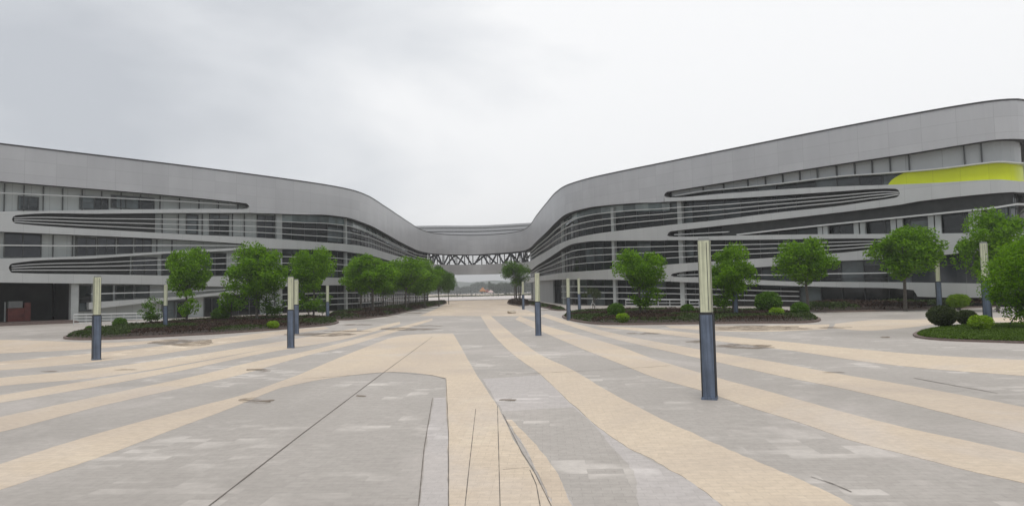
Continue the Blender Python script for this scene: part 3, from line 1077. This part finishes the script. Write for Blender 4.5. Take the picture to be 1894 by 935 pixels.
bed('ground_cover', [(105, 627), (150, 629), (200, 628), (300, 623), (400, 618), (500, 611), (560, 606), (620, 601), (638, 597), (636, 592), (560, 589), (480, 590), (400, 593),
                     (300, 601), (240, 606), (190, 612), (130, 621)], .45, 42000, ('cover', 'cover_g'), 3, '', .15)
bed('ground_cover', [(600, 592), (640, 592), (674, 590), (720, 584), (765, 574), (802, 566.5), (829, 561.5), (834, 559), (826, 557.5), (805, 559), (770, 563), (720, 570), (650, 578),
                     (600, 584)], .58, 36000, ('cover', 'cover_g'), 5, '', .2)
bed('ground_cover', [(1028, 586), (1055, 593), (1093, 600), (1160, 601), (1220, 600), (1400, 598), (1477, 598), (1525, 596), (1530, 592), (1492, 583), (1430, 579), (1330, 577),
                     (1200, 576), (1135, 577), (1074, 579), (1036, 583)], .45, 40000, ('cover', 'cover_g'), 8, '', .15)
bed('ground_cover', [(1470, 577), (1560, 577), (1640, 575), (1740, 572), (1894, 565), (2000, 560), (2000, 551), (1894, 555), (1740, 560), (1600, 563), (1470, 567)], .75, 22000,
    ('cover', 'cover_g'), 11, '', .26)
bed('ground_cover', [(966, 560), (985, 565), (1005, 569), (1030, 575), (1052, 574), (1040, 570), (1010, 564), (985, 558)], .35, 5000, ('cover_g', 'cover'), 14, '', .26)
bed('ground_cover', [(935, 560), (945, 564), (962, 566), (980, 564.5), (984, 560), (970, 556), (948, 556)], .7, 5000, ('cover', 'cover'), 17, '', .3)
lawn_px = [(1674, 621), (1696, 626), (1743, 630), (1894, 635), (2040, 640), (2040, 590), (1894, 600), (1790, 604), (1738, 606), (1697, 613)]
bed('grass', lawn_px, .10, 60000, ('grass', 'grass'), 21, '', .11, .08)

# ================================================================== trees
def crown_mesh(rnd, H, Wd, base, leaves, size, shape='tree', clumps=46):
    mb = MB()
    cs = []
    zc0, zh = (base + H) / 2, (H - base) / 2
    for k in range(clumps):
        while True:
            p = Vector((rnd.uniform(-1, 1), rnd.uniform(-1, 1), rnd.uniform(-1, 1)))
            if .3 < p.length < 1.06:
                break
        if shape == 'tree':
            wz = 1.0 - .25 * max(0, p.z) - .35 * max(0, -p.z)
        else:
            wz = 1
        cs.append((Vector((p.x * Wd / 2 * .8 * wz, p.y * Wd / 2 * .8 * wz, zc0 + p.z * zh * .86)), rnd.uniform(.1, .215) * Wd))
    per = leaves // clumps
    for c, r in cs:
        for _ in range(per):
            d = Vector((rnd.gauss(0, 1), rnd.gauss(0, 1), rnd.gauss(0, .75)))
            d = d.normalized() * r * rnd.random() ** .4
            leafquad(mb, c + d, size, rnd, 0, .4)
    return mb, cs


def trunk_mesh(rnd, cs, base, H, r0, stems=1):
    mb = MB()
    tops = []
    for k in range(stems):
        a = 2 * PI * k / stems + rnd.random()
        o = Vector((math.cos(a), math.sin(a), 0)) * (.0 if stems == 1 else .28)
        lean = Vector((rnd.uniform(-.15, .15), rnd.uniform(-.15, .15), 0)) + o * 1.6
        top = Vector((0, 0, base + (H - base) * .35)) + lean
        mid = o + lean * .4 + Vector((rnd.uniform(-.06, .06), rnd.uniform(-.06, .06), base * .5))
        mb.tube([o - Vector((0, 0, .1)), o + Vector((0, 0, .12)), mid, o * .3 + lean * .75 + Vector((0, 0, base * .95)), top], [r0 * 1.35, r0, r0 * .85, r0 * .7, r0 * .4], 8)
        tops.append((o * .3 + lean * .75 + Vector((0, 0, base * .92)), top))
    for c, r in cs[::2]:
        p, q = rnd.choice(tops)
        s = p.lerp(q, rnd.random())
        m = s.lerp(c, .5) + Vector((0, 0, -.15))
        mb.tube([s, m, c], [r0 * .4, r0 * .26, r0 * .1], 5)
    return mb


def make_tree(seed, H, Wd, base, leaves, size, mat, r0=.12, stems=1, clumps=34):
    rnd = random.Random(seed)
    cr, cs = crown_mesh(rnd, H, Wd, base, leaves, size, clumps=clumps)
    root = empty('tree')
    trunk_mesh(rnd, cs, base, H, r0, stems).build('trunk', M['bark'], root, True)
    cr.build('crown', M[mat], root)
    return root


PROTO = [make_tree(1, 7, 5, 2.7, 11310, .23, 'leaf'), make_tree(2, 7, 5, 2.3, 12180, .23, 'leaf', .1), make_tree(3, 7, 5, 3.0, 10005, .22, 'leaf', .1),
         make_tree(4, 7, 5, 2.5, 11310, .22, 'leaf_d', .12), make_tree(5, 7, 5, 3.1, 6300, .22, 'leaf_d', .085, 6, 34)]
DOME = make_tree(7, 7, 5, .7, 18000, .19, 'leaf', .1, 1, 120)
SAP = [make_tree(11, 3.5, 2.6, .7, 1500, .2, 'leaf', .05, 1, 22), make_tree(12, 3.5, 2.6, 1.5, 800, .2, 'leaf_o', .05, 2, 16), make_tree(13, 3.5, 2.6, .6, 1400, .2, 'leaf_d', .05, 2, 22)]
used = set()


def plant(proto, px, base, top, wpx, label, group, hgt, wid, name='tree', rot=None, cat='tree'):
    p = at(px, base)
    dist = math.hypot(p.x, p.y)
    H = z_at(px, top, dist)
    Wm = wpx / F * p.y
    if id(proto) in used:
        o = copy_tree(proto)
    else:
        o = proto
        used.add(id(proto))
    o.name = name
    o.location = p
    o.scale = (Wm / wid, Wm / wid, H / hgt)
    o.rotation_euler.z = rot if rot is not None else (px * 12.9898) % 6.28
    tag(o, label, cat, group)
    return o


GL = 'trees in the bed along the tree-lined avenue front'
T = lambda v, *a: plant(PROTO[v], *a, 7, 5)
T(0, 345, 600, 457, 100, 'green tree rising from the dark bed between the entrance and the bushier trees', GL)
T(1, 475, 598, 455, 122, 'widest green tree of the left bed, just left of the lamp post pair', GL)
T(2, 580, 592, 457, 92, 'green tree just past the lamp post pair at the dark bed end', GL)
T(0, 690, 583, 470, 118, 'broad green tree heading the avenue row, first beyond the gap showing glass', GL)
T(2, 752, 575, 476, 98, 'second tree of the avenue row, its crown touching the broad first tree', GL)
T(1, 786, 570, 483, 78, 'third tree of the avenue row towards the bridge', GL)
T(3, 812, 566, 492, 54, 'dark green fourth tree of the avenue row near the bridge', GL)
T(3, 830, 562, 503, 30, 'small dark last tree of the avenue row, against the pale gap below the bridge', GL)
back = [(-20.5, 90), (-19.5, 100), (-20, 112), (-19, 122), (-19.5, 134), (-18.5, 146)]
for i, (x, y) in enumerate(back):
    o = copy_tree(PROTO[i % 3])
    o.location = (x, y, 0)
    o.scale = (1.2, 1.2, .95 + .05 * (i % 2))
    o.rotation_euler.z = i * 1.7
    tag(o, ['green tree behind the broad head tree of the avenue row, nearest the facade', 'green tree close to the facade behind the second avenue tree',
            'green tree by the facade behind the third avenue tree', 'thin-trunked tree by the facade behind the dark fourth avenue tree',
            'rear-row tree one before the last, near the bridge end of the facade', 'rearmost tree of the row against the facade under the bridge'][i], 'tree', 'rear trees against the facade')
GR_ = 'trees in the beds on the side of the yellow-panelled building'
T(4, 958, 563, 482, 64, 'multi-stemmed olive tree in a round mound near the bridge opening', None)
T(2, 1185, 588, 460, 108, 'green spreading tree in the bed left of the big near lamp post', GR_)
T(1, 1357, 588, 456, 98, 'green tree right behind the big near lamp post', GR_)
T(0, 1495, 578, 440, 128, 'round green tree at the pointed end of the central right bed', GR_)
T(0, 1675, 575, 416, 150, 'dark wide tree before the solid facade band, next to the far lamp post', GR_)
T(1, 1846, 576, 392, 138, 'tallest green tree near the photo edge, behind the lamp post on the lawn side', GR_)
plant(DOME, 1905, 612, 437, 150, 'bright rounded tree on the lawn, cut by the photo edge, propped by a stake', GR_, 7, 5)
S3 = lambda v, *a: plant(SAP[v], *a, 3.5, 2.6, 'sapling')
GS = 'saplings and tall shrubs in the beds'
S3(0, 430, 598, 520, 74, 'bushy sapling to the left below the widest tree of the left bed', GS)
S3(2, 503, 597, 528, 66, 'dark bushy sapling between the widest tree and the pair of lamp posts', GS)
S3(0, 572, 593, 522, 58, 'bushy sapling filling below the tree past the pair of lamp posts', GS)
S3(2, 282, 605, 548, 52, 'olive sapling in front of the ramp railing near the bed tip', GS)
S3(0, 345, 602, 535, 50, 'green sapling under the first tree near the glass door', GS)
S3(1, 1097, 577, 527, 44, 'small open sapling held by crossed stakes between two lamp posts and the glass front', GS)
S3(0, 1192, 588, 512, 74, 'bushy sapling under the spreading tree left of the near lamp post', GS)
S3(0, 1338, 588, 515, 62, 'bushy sapling peeping out right of the near lamp post', GS)
S3(2, 600, 588, 540, 40, 'dark small sapling behind the thin lamp post of the first bed', GS)

# stakes
def stakes(px, base, label, black=False, hh=1.4, spread=.55, n=3, r=.03):
    p = at(px, base)
    root = empty('tree_stake_frame', p, label, 'tree stakes')
    for k in range(n):
        a = 2 * PI * k / n + .4
        mb = MB()
        mb.tube([p + Vector((math.cos(a) * spread, math.sin(a) * spread, 0)), p + Vector((-math.cos(a) * .08, -math.sin(a) * .08, hh))], r, 6)
        mb.build('stake', M['lamp_edge' if black else 'white'], root)
    return root


stakes(1097, 577, 'pale crossed stakes propping the small open sapling', False, 1.3, .7, 3, .035)
stakes(1905, 606, 'black slanting stakes propping the rounded lawn tree', True, 1.7, .95, 3, .03)

# clipped shrubs
def make_shrub(seed, mat, leaves=3000, size=.09, lumpy=.13):
    rnd = random.Random(seed)
    root = empty('shrub')
    mb = MB()
    for _ in range(leaves):
        d = Vector((rnd.gauss(0, 1), rnd.gauss(0, 1), rnd.gauss(0, 1))).normalized()
        lump = 1 + lumpy * noise.noise(d * 2.2 + Vector((seed, 0, 0)))
        r = .5 * lump * (rnd.random() ** .28)
        leafquad(mb, Vector((d.x * r, d.y * r, .56 + d.z * r * .88)), size, rnd, 0, .3)
    mb.build('foliage', M[mat], root)
    st = MB()
    for k in range(4):
        a = k * 1.57 + .3
        st.tube([(0.03 * math.cos(a), .03 * math.sin(a), -.05), (.14 * math.cos(a), .14 * math.sin(a), .35)], [.025, .015], 5)
    st.build('stem', M['bark'], root)
    return root


SH = {'lime': make_shrub(31, 'leaf_y'), 'dark': make_shrub(32, 'leaf_o', 7000, .085, .05), 'deep': make_shrub(33, 'leaf_d')}
GB = 'clipped round shrubs in the beds'
for kind, px, base, wpx, lab in (('lime', 505, 610, 22, 'lime-green ball shrub beside the pair of lamp posts'),
                                 ('lime', 1152, 599, 26, 'lime-green ball shrub near the left tip of the central right bed'),
                                 ('lime', 1437, 590, 28, 'lime-green ball shrub below the round tree of the central right bed'),
                                 ('deep', 1422, 583, 50, 'wide dark green shrub just behind the lime ball under the round tree'),
                                 ('dark', 1744, 608, 50, 'larger of the two dark olive ball shrubs at the lawn edge'),
                                 ('dark', 1789, 604, 36, 'smaller dark olive ball shrub beside the lime one on the lawn'),
                                 ('lime', 1815, 615, 42, 'lime-green shrub at the foot of the lawn-side lamp post'),
                                 ('lime', 1774, 573, 38, 'lime-green shrub in the far bed before the solid grey wall'),
                                 ('deep', 1767, 571, 30, 'dark shrub behind the lime one in the far bed'),
                                 ('deep', 1272, 585, 26, 'dark round shrub just left of the near lamp post, before the railing'),
                                 ('deep', 1140, 590, 34, 'dark green shrub behind the lime ball in the central right bed'),
                                 ('deep', 165, 616, 16, 'small dark shrub at the left tip of the first bed'),
                                 ('deep', 222, 610, 26, 'dark shrub in the first bed just right of the leftmost lamp post'),
                                 ('deep', 408, 598, 34, 'dark shrub in front of the glass door'),
                                 ('deep', 1480, 588, 34, 'dark shrub at the pointed end of the central right bed')):
    p = at(px, base)
    wm = wpx / F * p.y
    pr = SH[kind]
    o = pr if id(pr) not in used else copy_tree(pr)
    used.add(id(pr))
    o.location = p
    o.scale = (wm, wm, wm * (.88 if kind != 'lime' else .8))
    o.rotation_euler.z = px % 6
    tag(o, lab, 'shrub', GB)

# ================================================================== lamp posts
def make_lamp():
    root = empty('lamp_post')
    w = .29
    mb = MB()
    mb.box((0, 0, .925), (w, w, 1.85))
    mb.box((0, 0, .03), (w + .05, w + .05, .06))
    b = mb.build('post', [M['lamp_body']], root)
    bv = b.modifiers.new('bev', 'BEVEL')
    bv.width = .012
    ed = MB()
    for x in (-1, 1):
        for y in (-1, 1):
            ed.box((x * w / 2, y * w / 2, .95), (.028, .028, 1.84))
    ed.build('edge_trim', M['lamp_edge'], root)
    cl = MB()
    cl.box((0, 0, 1.88), (w * .92, w * .92, .06))
    cl.build('collar', M['lamp_edge'], root)
    sh = MB()
    sh.box((0, 0, 2.70), (w * .93, w * .93, 1.58))
    s = sh.build('lamp_shade', M['lamp_shade'], root)
    bv = s.modifiers.new('bev', 'BEVEL')
    bv.width = .02
    fr = MB()
    for x in (-1, 1):
        for y in (-1, 1):
            fr.box((x * w * .44, y * w * .47, 2.70), (.012, .012, 1.58))
    for y in (-1, 1):
        fr.box((.06, y * w * .469, 2.70), (.014, .008, 1.5))
        fr.box((y * w * .469, .06, 2.70), (.008, .014, 1.5))
    fr.build('shade_frame', M['mullion'], root)
    cp = MB()
    cp.box((0, 0, 3.52), (w * .8, w * .8, .06))
    cp.build('cap', M['grey_panel'], root)
    return root


LP = make_lamp()
for i, (px, base, top, lab) in enumerate((
        (1313, 737, 440, 'nearest and largest lamp post, standing alone on the open paving'),
        (178, 665, 510, 'lamp post standing before the tip of the dark bed by the square entrance'),
        (538, 643, 511, 'taller front lamp post of the close pair'),
        (548, 617, 516, 'rear lamp post of the close pair, half hidden by its mate'),
        (306, 611, 525, 'lamp post in the first bed among the leaves left of the first tree'),
        (606, 593, 527, 'thin lamp post at the far end of the first bed'),
        (996, 620, 503, 'lamp post standing on the paving right of the avenue opening'),
        (1052, 592, 513, 'lamp post at the left tip of the central right bed'),
        (1072, 578, 513, 'lamp post behind the bed tip in front of the glass front'),
        (968, 572, 520, 'thin lamp post beside the multi-stemmed olive tree'),
        (1362, 588, 498, 'thin lamp post in front of the tree right behind the big near lamp'),
        (1738, 572, 475, 'thin lamp post in the far bed right of the dark wide tree'),
        (1828, 601, 447, 'lamp post by the lawn between the ball shrubs and the rounded tree'))):
    o = LP if i == 0 else copy_tree(LP)
    p = at(px, base)
    h = z_at(px, top, math.hypot(p.x, p.y))
    k = h / 3.55
    o.location = p
    kx = k if k > 1.15 else 1
    o.scale = (kx, kx, k)
    o.rotation_euler.z = math.atan2(-p.x, p.y) + (.12 if i % 2 else -.08)
    tag(o, lab, 'lamp post', 'square lamp posts on the plaza')

# ================================================================== railings of the ramps
def railing(a, b, h, n, label):
    A, B = at(*a), at(*b)
    root = empty('ramp_railing', A, label, 'railing')
    for k in range(4):
        mb = MB()
        z = Vector((0, 0, h * (.25 + .25 * k)))
        mb.tube([A + z, B + z], .05 if k == 3 else .035, 6)
        mb.build('rail', M['white'], root)
    for k in range(n + 1):
        p = A.lerp(B, k / n)
        mb = MB()
        mb.tube([p, p + Vector((0, 0, h))], .035, 6)
        mb.build('post', M['white'], root)


railing((136, 603), (300, 600), 1.15, 7, 'white four-bar ramp railing between the dark entrance and the sapling')
railing((1158, 575), (1262, 577), 1.25, 5, 'white ramp railing behind the spreading tree of the central right bed')
railing((1276, 578), (1330, 578), 1.2, 3, 'short white railing just behind the big near lamp post')

# red booth in the dark entrance
q = sx(28, 580, 4.5)
x, y = PL.p(q, 4.5)
bt = empty('booth', (x, y, .32), 'dull red panelled booth inside the dark entrance recess', 'booth')
bt.rotation_euler.z = 0
def bpart(name, c, size, mat):
    mb = MB()
    ca, sa = math.cos(PL.ang(q)), math.sin(PL.ang(q))
    mb.box((x + c[0] * ca - c[1] * sa, y + c[0] * sa + c[1] * ca, .32 + c[2]), size, PL.ang(q))
    return mb.build(name, M[mat], bt)
bpart('body', (0, 0, .75), (1.5, .9, 1.5), 'red')
bpart('side_panel', (1.1, .1, 1.05), (.6, .8, 2.1), 'red')
bpart('window', (-.05, -.0, 1.9), (1.3, .8, .75), 'grey_panel')
bpart('post', (-.95, 0, 1.1), (.12, .12, 2.2), 'col')

# stone on the avenue
rnd = random.Random(5)
p = at(947, 579)
bm = bmesh.new()
bmesh.ops.create_icosphere(bm, subdivisions=3, radius=1)
for v in bm.verts:
    k = 1 + .3 * noise.noise(v.co * 1.3)
    v.co = Vector((v.co.x * .5 * k, v.co.y * .35 * k, max(-.05, v.co.z * .26 * k + .15)))
me = bpy.data.meshes.new('boulder')
bm.to_mesh(me)
bm.free()
me.materials.append(M['stone'])
o = bpy.data.objects.new('boulder', me)
COL.objects.link(o)
o.location = p
tag(o, 'pale flat stone lying on the avenue paving before the multi-stemmed tree', 'stone')

# ================================================================== far end of the avenue
def far_mass(name, y, x0, x1, h, count, size, seed, mat='far_leaf', depth=30):
    rnd = random.Random(seed)
    mb = MB()
    for _ in range(count):
        x = rnd.uniform(x0, x1)
        top = h * (.62 + .5 * noise.noise(Vector((x * .035, seed, 0))) + .22 * noise.noise(Vector((x * .16, seed, 4))))
        leafquad(mb, Vector((x, y + rnd.uniform(0, depth), top * rnd.random() ** .6)), size, rnd, 0, .3)
    return tag(mb.build(name, M[mat]), kind='stuff')


far_mass('woods', 900, -220, 150, 20, 26000, 2.6, 2)
far_mass('woods', 600, -22, 44, 19, 9000, 1.5, 5, depth=18)
far_mass('hedge', 372, -60, 12, 1.3, 6000, .5, 9, 'cover_g', 5)
hm = MB()
hx = np.linspace(-1500, 1500, 90)
for r in range(6):
    for i in range(89):
        def hp(xx, rr):
            t = rr / 5
            zz = 58 * math.sin(t * PI / 2) * (.55 + .5 * noise.noise(Vector((xx * .0022, rr * .25, 1))) + .12 * noise.noise(Vector((xx * .012, rr, 2))))
            return (xx, 1500 + rr * 90, max(-.5, zz))
        hm.quad([hp(hx[i], r), hp(hx[i + 1], r), hp(hx[i + 1], r + 1), hp(hx[i], r + 1)])
tag(hm.build('hills', M['hill'], smooth=True), kind='structure')


mb = MB()
pts = [(-70, 212), (40, 206), (75, 372), (-110, 372)]
mb.quad([(x, y, .004) for x, y in pts])
tag(mb.build('far_plaza', M['far_pave']), kind='structure')
for px, b, top, lab in ((845, 548, 531, 'thin pole left of its twin at the far plaza edge by the avenue trees'), (851, 548, 531, 'thin pole right of its twin at the far plaza edge'),
                        (913, 547.5, 526, 'taller thin pole on the far plaza right of the peaked stands'), (871, 548, 533, 'short thin pole in the middle of the far plaza')):
    p = at(px, b)
    mb = MB()
    h = z_at(px, top, math.hypot(p.x, p.y))
    mb.tube([p, p + Vector((0, 0, h * .6)), p + Vector((0, 0, h))], [.16, .13, .08], 6)
    mb.tube([p + Vector((0, 0, h)), p + Vector((0, 0, h + .25))], [.16, .1], 6)
    tag(mb.build('flag_pole', M['mullion']), lab, 'pole', 'thin poles on the far plaza')


def tent(px, base, w, h, mat, label):
    p = at(px, base)
    root = empty('market_tent', p, label, 'tent', 'small stands on the far plaza')
    mb = MB()
    a = w / 2
    for k in range(4):
        x0, y0 = ((-a, -a), (a, -a), (a, a), (-a, a))[k]
        x1, y1 = ((a, -a), (a, a), (-a, a), (-a, -a))[k]
        mb.quad([p + Vector((x0, y0, h * .6)), p + Vector((x1, y1, h * .6)), p + Vector((0, 0, h))])
        mb.quad([p + Vector((x0, y0, h * .5)), p + Vector((x1, y1, h * .5)), p + Vector((x1, y1, h * .6)), p + Vector((x0, y0, h * .6))])
    mb.build('canopy', M[mat], root)
    for x0, y0 in ((-a, -a), (a, -a), (a, a), (-a, a)):
        lg = MB()
        lg.tube([p + Vector((x0 * .95, y0 * .95, 0)), p + Vector((x0 * .95, y0 * .95, h * .55))], .09, 5)
        lg.build('leg', M['white'], root)


tent(893, 547.3, 3.5, 5.2, 'orange', 'orange peaked stand on the far plaza under the bridge')
tent(901, 547.0, 3.2, 4.2, 'red', 'red peaked stand next to the orange one on the far plaza')
tent(908, 547.0, 3.6, 3.6, 'pink', 'pale pink peaked stand right of the red one on the far plaza')


def person_mesh(seed):
    rnd = random.Random(seed)
    me = bpy.data.meshes.new('person')
    V = [(0, 0, .95), (0, 0, 1.2), (0, 0, 1.42), (0, .0, 1.53), (0, -.01, 1.66), (.09, 0, .9), (.11, -.05, .5), (.12, .05, .06), (.12, -.12, .03),
         (-.09, 0, .9), (-.11, .06, .5), (-.12, .1, .06), (-.12, -.06, .03), (.19, 0, 1.38), (.25, .03, 1.1), (.27, -.06, .85), (-.19, 0, 1.38), (-.25, .02, 1.1), (-.27, -.07, .85)]
    E_ = [(0, 1), (1, 2), (2, 3), (3, 4), (0, 5), (5, 6), (6, 7), (7, 8), (0, 9), (9, 10), (10, 11), (11, 12), (2, 13), (13, 14), (14, 15), (2, 16), (16, 17), (17, 18)]
    Rr = [.13, .13, .14, .055, .105, .095, .07, .045, .04, .095, .07, .045, .04, .06, .045, .04, .06, .045, .04]
    me.from_pydata(V, E_, [])
    o = bpy.data.objects.new('person', me)
    COL.objects.link(o)
    m = o.modifiers.new('skin', 'SKIN')
    for d, r in zip(me.skin_vertices[0].data, Rr):
        d.radius = (r, r)
    me.skin_vertices[0].data[0].use_root = True
    sb = o.modifiers.new('sub', 'SUBSURF')
    sb.levels = sb.render_levels = 1
    me.materials.append(M['coping'])
    return o


person0 = person_mesh(1)
for i, (px, b, lab) in enumerate(((846, 549.5, 'dark tiny figure standing leftmost of the two by the avenue row end'), (856, 549.8, 'dark tiny figure standing just right of the leftmost one'),
                                  (873, 548.6, 'tiny dark figure in the middle of the far plaza'), (880, 548.5, 'tiny dark figure next to the orange stand'),
                                  (922, 548, 'tiny dark figure right of the pink stand'))):
    o = person0 if i == 0 else person0.copy()
    if i:
        COL.objects.link(o)
    o.location = at(px, b)
    o.rotation_euler.z = i * 1.3
    tag(o, lab, 'person', 'people on the far plaza')

# ================================================================== air
bm = bmesh.new()
bmesh.ops.create_cube(bm, size=1)
for v in bm.verts:
    v.co = Vector((v.co.x * 6200, v.co.y * 6200, -1 if v.co.z < 0 else 78))
me = bpy.data.meshes.new('haze')
bm.to_mesh(me)
bm.free()
hz = bpy.data.materials.new('haze_air')
hz.use_nodes = True
nt = hz.node_tree
nt.nodes.remove(nt.nodes['Principled BSDF'])
pv = nt.nodes.new('ShaderNodeVolumePrincipled')
pv.inputs['Color'].default_value = (.985, .985, .99, 1)
pv.inputs['Density'].default_value = .0006
pv.inputs['Anisotropy'].default_value = 0.2
nt.links.new(pv.outputs[0], nt.nodes['Material Output'].inputs['Volume'])
me.materials.append(hz)
o = bpy.data.objects.new('haze', me)
COL.objects.link(o)
tag(o, kind='stuff')

# ================================================================== light
SUN_EL, SUN_AZ = math.radians(70), math.radians(192)       # high behind thick cloud, over the viewer's shoulder
wd = bpy.data.worlds.new('World')
S.world = wd
wd.use_nodes = True
nt = wd.node_tree
bg = nt.nodes['Background']
sky = nt.nodes.new('ShaderNodeTexSky')
sky.sky_type = 'NISHITA'
sky.sun_disc = False
sky.sun_elevation = SUN_EL
sky.sun_rotation = SUN_AZ
tc = nt.nodes.new('ShaderNodeTexCoord')
mp = nt.nodes.new('ShaderNodeMapping')
mp.inputs['Scale'].default_value = (1.1, 1.1, 2.6)
mp.inputs['Rotation'].default_value = (0.25, 0.35, 0.3)
nt.links.new(tc.outputs['Generated'], mp.inputs[0])
ns = nd(nt, 'ShaderNodeTexNoise', Scale=1.5, Detail=5.0, Roughness=.5, Distortion=.35)
nt.links.new(mp.outputs[0], ns.inputs['Vector'])
# the cloud deck is thicker away from the sun's side
dt = nd(nt, 'ShaderNodeVectorMath', operation='DOT_PRODUCT')
dt.inputs[1].default_value = Vector((.62, .75, .22)).normalized()
nt.links.new(tc.outputs['Generated'], dt.inputs[0])
mr = nd(nt, 'ShaderNodeMapRange')
mr.inputs['From Min'].default_value = .35
mr.inputs['From Max'].default_value = 1.0
mr.inputs['To Min'].default_value = -.22
mr.inputs['To Max'].default_value = .30
nt.links.new(dt.outputs['Value'], mr.inputs['Value'])
ad = nd(nt, 'ShaderNodeMath', operation='ADD')
nt.links.new(ns.outputs['Fac'], ad.inputs[0])
nt.links.new(mr.outputs[0], ad.inputs[1])
k = 10.0
cl = ramp(nt, ad.outputs[0], [(.28, (.43, .45, .48)), (.5, (.60, .615, .635)), (.72, (.765, .767, .77))])
sc = nd(nt, 'ShaderNodeVectorMath', operation='SCALE')
sc.inputs['Scale'].default_value = k
nt.links.new(cl.outputs[0], sc.inputs[0])
mx = mixc(nt, sky.outputs[0], sc.outputs[0], .95)
nt.links.new(mx, bg.inputs['Color'])
bg.inputs['Strength'].default_value = .1
sd = bpy.data.lights.new('sun', 'SUN')
sd.energy = 1.35
sd.angle = math.radians(25)
sd.color = (1, .96, .9)
so = bpy.data.objects.new('sun', sd)
COL.objects.link(so)
dirv = Vector((math.sin(SUN_AZ) * math.cos(SUN_EL), math.cos(SUN_AZ) * math.cos(SUN_EL), math.sin(SUN_EL)))
so.rotation_euler = dirv.to_track_quat('Z', 'Y').to_euler()

# ================================================================== render settings
S.render.engine = 'CYCLES'
S.cycles.use_denoising = True
S.cycles.max_bounces = 6
S.cycles.volume_bounces = 0
S.cycles.diffuse_bounces = 3
S.cycles.glossy_bounces = 3
S.cycles.transparent_max_bounces = 6
S.view_settings.view_transform = 'Standard'
S.view_settings.look = 'None'
S.view_settings.exposure = 0.45
S.view_settings.gamma = 1
